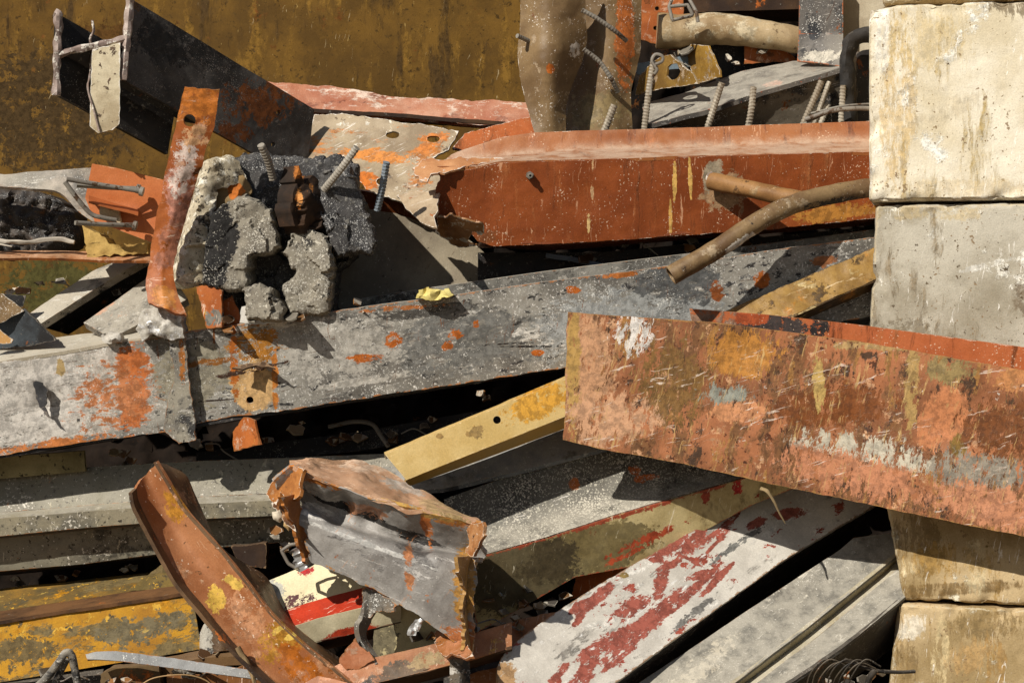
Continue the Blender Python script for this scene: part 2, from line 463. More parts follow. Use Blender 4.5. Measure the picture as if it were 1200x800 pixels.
# ================================================================== SETTING
def grid_plane(name, x0, x1, y0, y1, z, n, sp, hf):
    g = G()
    for i in range(n+1):
        for j in range(n+1):
            x = x0+(x1-x0)*i/n; y = y0+(y1-y0)*j/n; g.v.append(Vector((x, y, z+hf(x, y)))); g.e.append(1)
    for i in range(n):
        for j in range(n):
            a = i*(n+1)+j; g.f.append((a, a+n+1, a+n+2, a+1))
    o = mesh_obj(name, g, Vector((0, 0, 0)), sp); o['kind'] = 'structure'; return o
grid_plane('ground', -60, 60, -60, 60, 0, 120, dict(col=S(120, 105, 85), col2=S(95, 82, 66), rough=.95, bump=1), lambda x, y: .02*noise.noise(Vector((x, y, 0))))

# debris heap added behind the pieces, coloured dark so the gaps go black
def heap():
    SEED[0] += 1
    g = G(); nx, ny = 230, 130
    prof = [(-.75, 0), (-.25, .45), (.15, .9), (.45, 1.4), (.75, 1.8), (1.0, 2.2), (1.15, 2.55), (1.2, 3.2)]
    pr = resample([Vector((0, a, b)) for a, b in prof], ny+1, True)
    for i in range(nx+1):
        x = -3.4+5.2*i/nx
        for j in range(ny+1):
            p = Vector((x, pr[j].y, pr[j].z))
            p.z = min(p.z, 1.62+1.6*max(0, min(1, (x+1.0)/1.6))-.02*(ny-j)/ny)
            dv, pv = noise.voronoi(p*7)
            h = .11*noise.noise(pv[0]*5)+.05*fb(p, 12, 4)+.06*noise.noise(p*2.2)
            g.v.append(p+Vector((0, -1, .4)).normalized()*h); g.e.append(.1)
    for i in range(nx):
        for j in range(ny):
            a = i*(ny+1)+j; g.f.append((a, a+ny+1, a+ny+2, a+1))
    return g
one('debris_backing', 'added dark debris backing that blackens the gaps deep inside the pile', 'scrap debris', heap(),
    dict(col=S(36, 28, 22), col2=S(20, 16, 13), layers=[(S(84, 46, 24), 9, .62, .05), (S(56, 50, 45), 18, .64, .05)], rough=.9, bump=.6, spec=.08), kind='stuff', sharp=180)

# rust coloured steel sheet at the back
wall_g = G()
def sheet_wall():
    g = G(); nx, nz = 200, 110; x0, x1, z0, z1 = -4.2, 2.9, 0, 4.3
    V = []; E = []; N = []; F = []
    for i in range(nx+1):
        for j in range(nz+1):
            x = x0+(x1-x0)*i/nx; z = z0+(z1-z0)*j/nz; p = Vector((x, 1.32, z))
            p.y += .02*noise.noise(p*.9)+.004*noise.noise(p*5); V.append(p); E.append(1); N.append(Vector((0, -1, 0)))
    for i in range(nx):
        for j in range(nz):
            a = i*(nz+1)+j; F.append((a, a+nz+1, a+nz+2, a+1))
    return solid(V, F, N, E, .008)
one('rusty_steel_sheet', 'tall olive brown rusty steel sheet standing behind the whole scrap pile', 'steel sheet', sheet_wall(),
    dict(col=S(114, 79, 34), col2=S(86, 59, 27), spec=.10, vs=3.5, d=-1.3, layers=[(S(132, 93, 40), 9, .52, .14, (1.5, .4)), (S(78, 58, 30), 5, .54, .12, (2.2, .4)), (S(112, 62, 28), 7, .62, .07), (S(84, 62, 28), 40, .60, .05), (S(170, 138, 84), 30, .70, .03, (3, .5))],
         patches=[(60, 130, 130, 90, 0, S(74, 56, 30), .6, .5), (70, 340, 90, 50, 0, S(84, 78, 40), .6, .5), (150, 60, 80, 50, 0, S(92, 58, 26), .5, .5)],
         scr=(S(195, 175, 135), .12, 80), scr2=(S(60, 40, 24), .15, -50), rough=.75, bump=.5))

# ================================================================== CONCRETE BLOCKS
BY0 = -.56; BL = .745
def cblock(x, z0, bsk, label, sp, dx=(0, 0), w=1.5, roll=0.0):
    sp = mod(sp, psoft=.35, popq=.6); g = block_geo(x, x+w, BY0+bsk, BY0+bsk+.75, z0+.004, z0+BL-.004, skew=dx, roll=roll)
    one('concrete_block', label, 'concrete block', g, sp, group='stacked concrete blocks at the right')
X = lambda px, d=.56: P(px, 0, d).x
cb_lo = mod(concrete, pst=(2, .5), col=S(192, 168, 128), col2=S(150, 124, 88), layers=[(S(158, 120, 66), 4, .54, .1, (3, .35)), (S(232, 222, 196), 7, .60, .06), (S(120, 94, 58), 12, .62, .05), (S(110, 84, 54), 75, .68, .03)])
ZT = lambda py: CAMZ-(py-400)*(CAMD-.56)/CAMD*WID/1200
pxh = (CAMD-.56)/CAMD*WID/1200
BL = 233*pxh
zz = ZT(238)
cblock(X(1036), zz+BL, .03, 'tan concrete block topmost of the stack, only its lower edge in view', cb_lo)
cblock(X(1018), zz, 0, 'cream concrete block with ochre streaks, upper of the two fully sunlit ones', mod(concrete, d=.56, pst=(2.2, .5), patches=[(1190, 8, 45, 18, 0, S(110, 92, 66), .8, .4, .8), (1050, 120, 22, 110, 0, S(205, 165, 104), .7, .4, .6), (1070, 50, 60, 40, 0, S(206, 176, 124), .5, .4, .5), (1032, 40, 10, 60, 0, S(244, 240, 228), .7, .4, .7), (1110, 130, 50, 12, 20, S(196, 180, 150), .6, .5, .5), (1120, 222, 100, 12, 0, S(214, 190, 146), .6, .4, .5)]))
cblock(X(1027), zz-BL, .015, 'grey cream concrete block right above the big orange beam', mod(concrete, col=S(186, 178, 160), col2=S(146, 136, 116), d=.56,
       layers=[(S(150, 134, 108), 5, .54, .1, (2.5, .5)), (S(232, 226, 210), 6, .60, .06), (S(110, 96, 76), 30, .64, .05), (S(96, 80, 60), 70, .68, .03)],
       patches=[(1060, 385, 36, 14, 0, S(112, 96, 70), .7, .5), (1195, 350, 14, 20, 0, S(100, 78, 54), .8, .5), (1090, 250, 70, 10, 0, S(190, 168, 124), .6, .5), (1150, 312, 36, 4, 14, S(240, 236, 224), .8, .5)]), dx=(-.035, 0))
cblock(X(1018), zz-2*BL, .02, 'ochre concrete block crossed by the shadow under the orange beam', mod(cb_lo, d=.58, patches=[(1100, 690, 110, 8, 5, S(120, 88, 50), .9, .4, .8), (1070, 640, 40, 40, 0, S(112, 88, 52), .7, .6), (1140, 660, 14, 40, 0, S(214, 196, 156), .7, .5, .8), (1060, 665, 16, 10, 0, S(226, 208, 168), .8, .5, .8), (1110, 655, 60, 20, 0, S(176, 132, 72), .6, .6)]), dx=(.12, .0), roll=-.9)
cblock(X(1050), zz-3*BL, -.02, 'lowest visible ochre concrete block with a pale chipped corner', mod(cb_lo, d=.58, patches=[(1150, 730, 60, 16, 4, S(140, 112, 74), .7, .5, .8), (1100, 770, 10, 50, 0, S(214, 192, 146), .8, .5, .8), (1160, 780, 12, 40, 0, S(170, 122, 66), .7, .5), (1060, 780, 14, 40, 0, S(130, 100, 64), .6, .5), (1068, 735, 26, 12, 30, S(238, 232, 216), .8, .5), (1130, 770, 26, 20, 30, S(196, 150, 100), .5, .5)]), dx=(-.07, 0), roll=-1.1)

# ================================================================== BACK LEFT: charred H beam
axis = P(368, 130, -.12)-P(152, 0, .45)
nt0, nb0 = P(152, -2, .45), P(144, 93, .45)
lt0, lb0 = P(68, 16, .50), P(66, 110, .50)
dpaint = mod(darkm, ang=-30, col=S(92, 87, 82), col2=S(54, 51, 48), d=.1, patches=[(300, 120, 40, 26, 30, S(128, 62, 34), .45, .6), (275, 155, 22, 14, 0, S(120, 56, 30), .5, .6), (175, 20, 8, 30, 0, S(110, 80, 60), .5, .6), (230, 60, 60, 30, 0, S(50, 48, 46), .6, .5)], scr=(S(120, 110, 100), .4, 35), dust=(PALE, .3), specks=(S(150, 140, 130), 150, .18))
cutend = dict(col=S(178, 160, 148), col2=S(128, 110, 100), rough=.4, layers=[(WHITE, 30, .56, .05)], bump=.8)
mt, ml = nt0.lerp(nb0, .5), lt0.lerp(lb0, .5); wd = (mt-ml).normalized()
thing('charred_beam', 'charred black H beam at upper left with its cut end facing out', 'steel beam', [
    ('flange', loft([[nt0, nt0+axis], [nb0, nb0+axis*.985]], thick=.022, holes=[(327, 132, 3), (320, 170, 3)], res=.006), dpaint),
    ('flange', loft([[lt0, lt0+axis*.62], [lb0, lb0+axis*.56]], thick=.022), darkm),
    ('web', loft([[ml+wd*.02, ml+wd*.02+axis*.6], [mt-wd*.03, mt-wd*.03+axis*.9]], thick=.016), darkm),
    ('stiffener', poly([(108, 58), (141, 50), (140, 145), (132, 152), (115, 156), (105, 148), (106, 108)], d=.50, g=(-.05, 0), thick=.012, jag=.5), dict(col=S(214, 200, 168), col2=S(170, 152, 120), layers=[(S(110, 90, 70), 25, .62, .04)], edge=(S(236, 228, 214), .003), rough=.5), 'pale cream stiffener plate with a torch-cut edge', [
        ('cut_edge', tube([(108, 24, .5), (110, 36, .5), (106, 46, .5), (108, 60, .48), (105, 90, .45), (103, 104, .505), (110, 130, .51), (116, 154, .51)], .004, amp=.8, r2=.003), cutend)]),
    ('cut_edge', tube([(65, 14, .515), (69, 20, .515), (67, 60, .515), (66, 112, .515)], .015, amp=.6, sides=8), cutend),
    ('cut_edge', tube([(153, -6, .465), (150, 30, .465), (147, 62, .465), (144, 94, .465)], .015, amp=.5, sides=8), cutend),
    ('cut_edge', tube([(69, 64, .51), (90, 58, .50), (115, 54, .49), (146, 45, .465)], .013, amp=.5, sides=8), cutend),
])
# pink bar and pale plate beyond it
thing('pink_red_beam', 'dusty pink red beam lying flat against the rusty sheet', 'steel beam', [
    ('web', loft([[(300, 96, -.45), (330, 98, -.45), (390, 101, -.45), (440, 110, -.45), (470, 115, -.45), (500, 115, -.45), (560, 117, -.45), (640, 123, -.45)],
                  [(330, 128, -.4), (370, 131, -.4), (430, 135, -.4), (500, 139, -.4), (560, 146, -.4), (640, 150, -.4)]], thick=.02, big=.012, jtb=(.01, .004)),
     mod(red, col=S(190, 112, 92), col2=S(160, 74, 56), layers=[(S(225, 195, 178), 12, .52, .08, (.5, 1.3)), (S(140, 56, 42), 14, .60, .05, (.4, 1))], scr=(WHITE, .5, 0))),
    ('flange', loft([[(330, 129, -.4), (500, 140, -.4), (640, 151, -.4)], [(330, 133, -.6), (500, 146, -.6), (640, 156, -.6)]], thick=.015), rustdk)])
one('dark_red_plate', 'dark red bent plate end between the pink bar and the big red beam', 'steel plate',
    poly([(530, 174), (545, 156), (600, 142), (625, 136), (634, 156), (590, 164), (556, 182)], d=-.22, g=(0, .3)), mod(red, col=S(170, 72, 42), dust=(SALM, .3)))
one('torn_plate', 'pale torn plate with orange rust and oval bolt holes beside the charred beam', 'steel plate',
    poly([(368, 134), (400, 133), (440, 138), (500, 147), (537, 154), (526, 176), (505, 188), (520, 200), (512, 225), (500, 240), (470, 236), (430, 224), (412, 200), (390, 200), (355, 190)], d=-.05, g=(.06, .25), big=.012,
         holes=[(460, 157, 8, .5), (508, 163, 8, .5), (445, 213, 4)], jag=1.2),
    dict(col=S(172, 154, 126), col2=S(136, 118, 94), vs=6, d=0, pst=(.6, 1.4), layers=[(S(190, 108, 62), 7, .55, .06, (.5, 1.4)), (S(90, 76, 62), 10, .60, .06), (S(225, 215, 195), 18, .60, .05), (S(110, 92, 72), 16, .63, .04)],
         patches=[(440, 180, 40, 9, -8, S(214, 122, 68), .7, .5), (505, 165, 22, 12, 20, S(206, 110, 60), .6, .5), (430, 212, 15, 16, 0, S(210, 100, 44), .8, .5)], scr=(WHITE, .5, 30), edge=(WHITE, .002), rough=.42))
one('rust_red_strip', 'dark rust red strip under the pale torn plate', 'steel strip',
    poly([(418, 222), (470, 232), (512, 246), (504, 272), (470, 262), (440, 247), (424, 243)], d=0.0, g=(0, -.2)), mod(red, col=S(120, 50, 26), col2=S(80, 34, 20)))
one('curved_grey_plate', 'smooth grey beige curved plate right of the broken concrete', 'steel plate',
    loft([[(380, 232, .02), (440, 243, .0), (500, 262, -.02), (545, 278, -.04), (590, 312, -.06), (680, 350, -.1)], [(378, 300, .0), (440, 300, -.0), (500, 305, -.0), (550, 312, -.02), (600, 330, -.04), (680, 356, -.1)], [(378, 362, .06), (440, 362, .06), (500, 362, .06), (560, 362, .05), (640, 362, .04), (680, 362, 0)]], thick=.012, prof=True, smooth=True),
    dict(col=S(150, 138, 116), col2=S(124, 112, 94), vs=5, layers=[(S(172, 162, 140), 10, .58, .08), (S(96, 84, 66), 26, .66, .04)], scr=(S(95, 75, 55), .2, 60), rough=.6, specks=(S(205, 195, 175), 60, .1)))

# ================================================================== RED BEAM
rb = mod(red, d=.32, patches=[(836, 212, 13, 26, 0, S(165, 150, 125), .9, .3), (850, 225, 26, 26, 0, S(168, 128, 98), .5, .5), (790, 215, 2.5, 22, 0, S(222, 170, 96), 1, .35), (808, 210, 2.2, 24, 4, S(222, 170, 96), 1, .35), (786, 255, 2, 20, 2, S(214, 160, 90), 1, .4), (690, 262, 2, 14, 0, S(215, 175, 120), .8, .5), (694, 215, 2, 26, 0, S(210, 160, 120), .7, .5), (560, 275, 30, 12, 0, S(120, 60, 34), .5, .6), (975, 250, 60, 10, 5, S(196, 120, 60), .45, .7)])
ledge = [[(536, 178, .10), (587, 161, .10), (624, 155, .10), (700, 153, .10), (1040, 141, .10)],
         [(524, 188, .13), (600, 177, .13), (700, 172, .13), (1040, 161, .13)],
         [(520, 192, .18), (600, 182, .18), (700, 177, .18), (1040, 167, .18)],
         [(514, 195, .36), (560, 196, .36), (583, 190, .36), (700, 186, .36), (1040, 177, .36)]]
thing('red_beam', 'long brick red painted beam with a torn left end, bolt and welded stub', 'steel beam', [
    ('web', loft([[(512, 196, .36), (540, 201, .36), (560, 197, .36), (583, 191, .36), (700, 187, .36), (1040, 177, .36)],
                  [(508, 258, .31), (522, 252, .31), (545, 264, .31), (560, 284, .3), (580, 289, .3), (637, 286, .3), (730, 281, .3), (900, 269, .3), (1040, 254, .3)]],
                 thick=.012, jag=(.03, 0), jtb=(.002, .004), big=.006, res=.008, dents=[(690, 230, 20, -.006)]), rb),
    ('ledge', loft(ledge, thick=.012, jag=(.04, 0), big=.006, prof=True), mod(red, col=S(158, 84, 52), col2=S(138, 66, 38), dust=(S(190, 160, 140), .85))),
    ('flange', loft([[(565, 284, .3), (637, 286, .3), (730, 281, .3), (1040, 254, .3)], [(560, 290, .05), (640, 293, .05), (730, 288, .05), (1040, 262, .05)]], thick=.014), mod(red, col=S(110, 46, 26))),
    ('bolt', tube([(620, 205, .33), (621, 205.5, .375)], .014, sides=6, smooth=False), steel, [('bolt_nut', tube([(621, 205.5, .37), (621.5, 206, .39)], .008, sides=10, hollow=.6), steel)]),
    ('torn_flap', poly([(465, 228), (482, 222), (500, 226), (513, 218), (514, 245), (508, 262), (498, 264), (480, 250)], d=.36, g=(.3, .5), jag=1.4, big=.04, amp=.005), dict(col=S(186, 166, 138), col2=S(140, 118, 92), layers=[(ORG, 14, .62, .04)], edge=(WHITE, .0015), scr=(WHITE, .5, 20), rough=.35), 'pale bare metal torn flap'),
    ('torn_flap', poly([(484, 196), (496, 184), (520, 188), (560, 184), (600, 180), (590, 187), (560, 194), (532, 203), (505, 206), (500, 214), (486, 208)], d=.34, g=(0, .5), jag=1.6, big=.04, amp=.005), dict(col=S(206, 140, 106), col2=S(180, 110, 80), layers=[(WHITE, 20, .60, .05)], edge=(WHITE, .0018), rough=.45), 'salmon torn strip curling over the end'),
    ('torn_flap', poly([(512, 256), (530, 250), (548, 256), (568, 264), (566, 272), (554, 268), (548, 280), (560, 286), (540, 288), (524, 276), (510, 270)], d=.36, g=(.1, -.6), jag=1.8, big=.05, amp=.006, thick=.006), dict(col=S(170, 120, 84), col2=S(110, 66, 40), layers=[(WHITE, 16, .56, .04)], edge=(S(240, 235, 228), .003), rough=.35), 'shredded lower corner with bright torn edges'),
    ('pipe_stub', tube([(833, 212, .36), (880, 222, .45), (945, 236, .54)], .031, sides=24, amp=.1), dict(col=S(150, 104, 66), col2=S(122, 80, 48), layers=[(S(176, 140, 104), 12, .56, .08), (S(96, 64, 40), 18, .62, .05)], rough=.6), 'short brown pipe welded into the beam', [
        ('weld_ring', tube([(829, 210, .36), (830, 206, .37), (835, 203, .37)], .006, amp=.8), cutend)]),
])
one('bent_pipe', 'long bent brown pipe with an open end reaching in front of the red beam', 'pipe',
    tube([(1040, 218, .46), (1000, 223, .50), (960, 231, .55), (920, 243, .60), (880, 265, .63), (840, 292, .655), (786, 323, .67)], .034, sides=28, hollow=.80, amp=.06),
    dict(col=S(132, 104, 74), col2=S(96, 72, 48), vs=9, ang=30, d=.6, layers=[(S(170, 148, 118), 12, .57, .06), (S(62, 48, 34), 11, .59, .05)], patches=[(865, 285, 20, 4, 33, WHITE, .6, .5), (990, 235, 40, 6, 10, S(54, 46, 38), .7, .5)], specks=(WHITE, 110, .1), rough=.5, edge=(WHITE, .002)))

# rebars standing behind the red beam
def rebar(path, label, r=.010, sp=steel):
    return one('rebar', label, 'rebar', tube(path, r, res=.0040, sides=12, rib=.20), sp, group='ribbed rebars sticking out of the scrap')
rbm = dict(col=S(176, 166, 148), col2=S(138, 126, 108), rough=.5, bump=.3)
rebar([(704, 165, .02), (720, 123, .04)], 'short thick rebar, leftmost of those behind the red beam', .012, rbm)
rebar([(754, 162, .0), (760, 110, .02), (766, 72, .03)], 'rebar below the wire loop behind the red beam', .011, rbm)
rebar([(826, 160, .02), (846, 97, .05)], 'leaning rebar over the middle of the red beam, longest of its row', .011, rbm)
rebar([(875, 158, .02), (880, 130, .05), (883, 102, .05)], 'nearly upright rebar right of the longest leaning one', .011, rbm)
rebar([(936, 158, .04), (963, 95, .06)], 'leaning rebar, leftmost of the cluster next to the concrete block', .011, rbm)
rebar([(950, 158, -.02), (972, 96, -.02)], 'thin leaning rebar in the middle of the cluster beside the block', .009, rbm)
rebar([(958, 155, -.08), (982, 98, -.08)], 'grey rebar furthest back in the cluster beside the block', .010, rbm)
rebar([(985, 158, .0), (988, 100, .02)], 'upright rebar closest to the concrete block', .010, rbm)
for k, (a, lb) in enumerate([([(944, 140, .07), (975, 130, .09), (1010, 127, .09), (1040, 130, .08)], 'thick grey wire crossing the rebar cluster'), ([(950, 133, .06), (990, 124, .07), (1040, 121, .07)], 'thin upper wire crossing the rebar cluster'), ([(940, 146, .06), (985, 128, .06), (1040, 125, .06)], 'thin slanting wire crossing the rebar cluster')]):
    one('wire', lb, 'wire', tube(a, .009 if k == 0 else .004), steel, group='wires by the rebar cluster')
one('wire_loop', 'twisted wire with a small loop hanging above the red beam', 'wire',
    tube([(762, 112, .03), (764, 92, .03), (770, 82, .05), (764, 72, .05), (768, 64, .05), (776, 66, .05), (776, 72, .05), (768, 76, .06)], .006, amp=.3), steel)

# ================================================================== TOP MIDDLE / RIGHT
shb = mod(brown, d=0, patches=[(645, 80, 5, 6, 0, ORG, 1, .3), (675, 55, 8, 10, 0, WHITE, .55, .5)])
one('wavy_brown_sheet', 'wavy brown steel strip hanging upright, left of the pair', 'steel sheet',
    loft([[(612, -30, -.1), (611, 30, -.1), (608, 60, -.1), (612, 95, -.1), (620, 130, -.08), (628, 162, -.05)], [(645, -30, -.04), (645, 30, -.03), (644, 60, -.02), (642, 100, -.04), (644, 130, -.05), (646, 162, -.05)], [(684, -30, -.1), (685, 20, -.1), (687, 45, -.12), (680, 72, -.14), (668, 98, -.14), (660, 125, -.12), (662, 162, -.08)]][::1], thick=.008, smooth=True, prof=True, amp=.003, big=.01, holes=()), shb, group='brown hanging sheets')
one('scorched_brown_sheet', 'brown steel strip with an orange band hanging upright, right of the pair', 'steel sheet',
    loft([[(672, -30, -.25), (668, 60, -.27), (664, 162, -.27)], [(715, -30, -.2), (712, 60, -.2), (705, 162, -.2)], [(750, -30, -.25), (750, 50, -.26), (745, 80, -.26), (738, 110, -.24), (742, 162, -.24)]], thick=.008, smooth=True, prof=True, amp=.003, big=.01),
    mod(brown, d=-.2, patches=[(733, 40, 12, 75, 0, S(190, 92, 52), .75, .45), (700, 130, 40, 25, 0, S(142, 122, 84), .7, .5)]), group='brown hanging sheets')
rebar([(606, 42, -.02), (624, 50, -.08)], 'short rebar stub poking through the left brown sheet edge', .008)
rebar([(682, 12, -.02), (700, 22, -.03), (720, 36, -.05), (734, 48, -.1)], 'rebar hooked over the brown sheets, upper of two', .008)
rebar([(684, 58, -.04), (702, 72, -.06), (716, 92, -.08), (724, 108, -.12)], 'rebar hooked over the brown sheets, lower of two', .008)
one('drilled_orange_plate', 'orange plate with small drilled holes behind the buckle', 'steel plate',
    poly([(736, -20), (800, -20), (802, 30), (780, 48), (800, 62), (750, 46), (744, 40)], d=-.45, holes=[(770, 10, 2.5), (768, 33, 2.5)]), mod(orange, scr=(WHITE, .3, 80)))
one('beige_pipe_end', 'dented beige pipe lying across the gap at top right', 'pipe',
    tube([(770, 36, -.42), (800, 37, -.42), (840, 34, -.4), (880, 38, -.38), (950, 50, -.36)], .072, sides=28, amp=.07, r2=.05), dict(col=S(176, 154, 118), col2=S(140, 116, 82), layers=[(S(200, 184, 152), 8, .56, .08), (S(110, 84, 58), 12, .60, .05)], rough=.55, scr=(S(220, 205, 180), .3, 0)))
one('metal_buckle', 'small bare steel buckle hooked on the beige pipe', 'buckle',
    tube([(784, 8, -.22), (806, 6, -.22), (812, 18, -.22), (788, 24, -.22), (784, 8, -.22), (788, -2, -.22), (806, -4, -.22), (816, 14, -.2), (818, 26, -.2)], .007, smooth=False), steel)
one('ochre_dark_beam', 'ochre beam end under the top edge of the picture', 'steel beam',
    loft([[(796, -40, -.5), (960, -40, -.5)], [(796, 18, -.5), (826, 14, -.5), (960, 10, -.5)]], thick=.3), rustdk)
one('crumpled_ochre_plate', 'crumpled ochre plate standing under the beige pipe', 'steel plate',
    poly([(810, 52), (832, 54), (842, 90), (818, 98), (806, 70)], d=-.3, g=(.6, 0), big=.02), mod(brown, col=S(176, 132, 62), col2=S(120, 84, 38)))
one('folded_ochre_sheet', 'folded ochre sheet with a dark cavity beside the wire loop', 'steel sheet',
    poly([(748, 90), (776, 66), (786, 64), (812, 88), (816, 98), (780, 104), (745, 112)], d=-.2, g=(.5, 0), big=.03, holes=[(790, 84, 7, 1.4)]), mod(brown, col=S(140, 104, 52), col2=S(100, 70, 34)))
one('blue_grey_strip', 'blue grey flat bar end behind the wire loop', 'flat bar', poly([(744, 74), (806, 66), (812, 78), (746, 88)], d=-.38), dict(col=S(120, 134, 142), rough=.5))
one('black_block_plate', 'black plate behind the ochre pieces at top right', 'steel plate', poly([(828, 50), (900, 46), (930, 90), (840, 96)], d=-.5), darkm)
one('small_orange_plate', 'small orange plate corner under the beige pipe', 'steel plate', poly([(872, 48), (915, 52), (935, 72), (872, 75)], d=-.42), orange)
gplate = mod(grey, col=S(112, 106, 98), col2=S(80, 76, 72), layers=[(S(60, 58, 56), 8, .54, .08), (S(160, 150, 140), 18, .62, .04), (RUST, 12, .64, .03)])
thing('grey_angle_beam', 'grey beam with upright end plate sloping behind the rebars', 'steel beam', [
    ('flange', loft([[(752, 122, -.35), (800, 108, -.35), (870, 84, -.35), (930, 72, -.35), (995, 70, -.35)], [(758, 147, .0), (830, 128, .0), (900, 106, .0), (985, 80, .0)]], thick=.018, big=.008, jtb=(0, .004)), mod(gplate, d=-.1, edge=(S(170, 70, 50), .003), patches=[(905, 100, 12, 5, 10, S(206, 150, 136), .9, .5)])),
    ('end_plate', loft([[(937, -30, -.22), (988, -30, -.2)], [(936, 40, -.22), (988, 40, -.2)], [(934, 72, -.22), (958, 74, -.18), (988, 78, -.1)]], thick=.02, big=.006), mod(gplate, d=-.2, patches=[(955, 35, 8, 12, 0, S(40, 40, 42), .8, .5), (962, 68, 22, 8, 0, PALE, .6, .5)], edge=(S(170, 80, 50), .004))),
    ('web', loft([[(758, 150, -.02), (985, 84, -.02)], [(758, 162, -.12), (985, 158, -.12)]], thick=.02), mod(gplate, col=S(120, 110, 94), col2=S(96, 86, 72)))])
one('whitewashed_sheet', 'off white sheet strip between the grey plate and the concrete blocks', 'sheet', loft([[(984, -40, -.3), (1050, -40, -.3)], [(984, 160, -.3), (1050, 160, -.3)]], thick=.03), dict(col=S(196, 184, 158), col2=S(160, 146, 122), rough=.8))
one('black_rubber_ring', 'cracked black rubber frame standing beside the concrete block', 'rubber ring',
    tube([(1006, 160, -.02), (996, 140, -.02), (993, 100, -.02), (994, 64, -.02), (1000, 46, -.01), (1016, 40, 0), (1034, 44, 0)], .026, sides=14, amp=.35, flat=1.6), dict(col=S(58, 54, 50), col2=S(36, 34, 32), rough=.8, bump=1, layers=[(S(92, 84, 74), 22, .58, .05)]))
one('dark_backing_plate', 'dark plate inside the rubber frame next to the block', 'steel plate', poly([(1004, 60), (1045, 55), (1045, 165), (1004, 165)], d=-.1), darkm)

# ================================================================== LEFT MIDDLE
ostrip = loft([[(216, 102, .72), (236, 104, .71), (257, 106, .70)], [(207, 140, .7), (229, 142, .70), (251, 144, .68)], [(197, 188, .68), (216, 189, .68), (237, 190, .66)], [(188, 235, .64), (206, 236, .65), (223, 238, .62)], [(177, 290, .62), (193, 292, .62), (207, 295, .6)], [(171, 330, .63), (190, 332, .64), (205, 332, .62)], [(175, 358, .67), (196, 364, .68), (218, 368, .66)]],
              thick=.014, prof=True, amp=.004, big=.008, holes=[(222, 141, 6.5)], res=.007, jag=(.006, .006), jtb=(.008, .015))
one('orange_strap', 'upright bent orange strap with a square hole leaning before the concrete', 'steel strap', ostrip,
    mod(orange, d=.66, ang=-75, patches=[(228, 122, 26, 22, 0, S(206, 104, 48), .85, .4), (210, 225, 16, 50, -12, S(196, 120, 110), .55, .5), (195, 290, 16, 26, -12, S(188, 108, 92), .7, .5), (218, 190, 12, 40, -14, S(222, 196, 184), .35, .6), (192, 350, 16, 14, 0, S(200, 110, 50), .8, .5), (228, 160, 14, 12, 0, S(206, 150, 112), .6, .6)]))

one('pale_concrete_slab', 'pale yellowish broken concrete slab edge right of the orange strap', 'concrete chunk',
    poly([(240, 192), (250, 184), (268, 181), (282, 190), (288, 214), (256, 222), (250, 262), (240, 334), (222, 337), (205, 331), (213, 290), (224, 250), (232, 215)], d=.50, g=(-.1, 0), thick=.25, dome=.02, domew=.01, jag=2, rough=.006, facet=9),
    dict(col=S(206, 194, 168), col2=S(160, 147, 122), vs=14, layers=[(S(110, 100, 84), 18, .56, .05), (S(84, 78, 70), 70, .60, .04), (S(240, 232, 212), 30, .56, .05)], rough=.9, bump=1.2, spec=.2))
one('stained_concrete_chunk', 'brown stained concrete face with an orange blotch above the grey boulder', 'concrete chunk',
    poly([(252, 210), (285, 205), (296, 222), (290, 240), (262, 256), (250, 256)], d=.46, thick=.1, rough=.005), dict(col=S(150, 120, 84), d=.46, patches=[(276, 224, 9, 9, 0, S(214, 104, 50), 1, .4)], rough=.85))
def chunk(outline, d, label, sp, **kw):
    a = dict(thick=.18, dome=.03, domew=.004, jag=2.0, rough=.003, facet=8, taper=.1, res=2.2); a.update(kw)
    one('concrete_chunk', label, 'concrete chunk', poly(outline, d=d, **a), sp, group='broken concrete lumps piled on the grey beam', sharp=24)
chunk([(262, 184), (300, 178), (350, 184), (400, 182), (420, 192), (420, 232), (360, 262), (320, 250), (290, 232), (282, 205)], .40, 'dark concrete lump at the top of the rubble, under the charred beam', rockd, thick=.3)
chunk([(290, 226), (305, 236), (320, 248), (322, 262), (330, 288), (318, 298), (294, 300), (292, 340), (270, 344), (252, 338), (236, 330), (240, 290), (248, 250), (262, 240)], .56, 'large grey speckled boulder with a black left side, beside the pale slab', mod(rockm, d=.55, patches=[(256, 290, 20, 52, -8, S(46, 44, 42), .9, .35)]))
chunk([(372, 205), (392, 192), (410, 196), (424, 228), (436, 262), (444, 284), (436, 300), (412, 298), (394, 302), (382, 280), (374, 250)], .52, 'dark glittering concrete lump at the right end of the rubble', rockd)
chunk([(345, 271), (366, 268), (384, 276), (392, 305), (390, 340), (386, 370), (340, 370), (330, 336), (348, 320), (331, 296)], .55, 'grey tapering concrete lump standing low in the middle', rockm)
chunk([(285, 338), (300, 332), (316, 336), (336, 362), (334, 376), (290, 376)], .60, 'small grey concrete lump resting on the grey beam', rockm)
chunk([(250, 220), (300, 190), (400, 188), (426, 230), (420, 300), (396, 320), (392, 374), (262, 376), (246, 330)], .37, 'dark fill lump added for the black gaps between the boulders', rockd, thick=.3)  # dark fill behind the boulders, standing for the black gaps
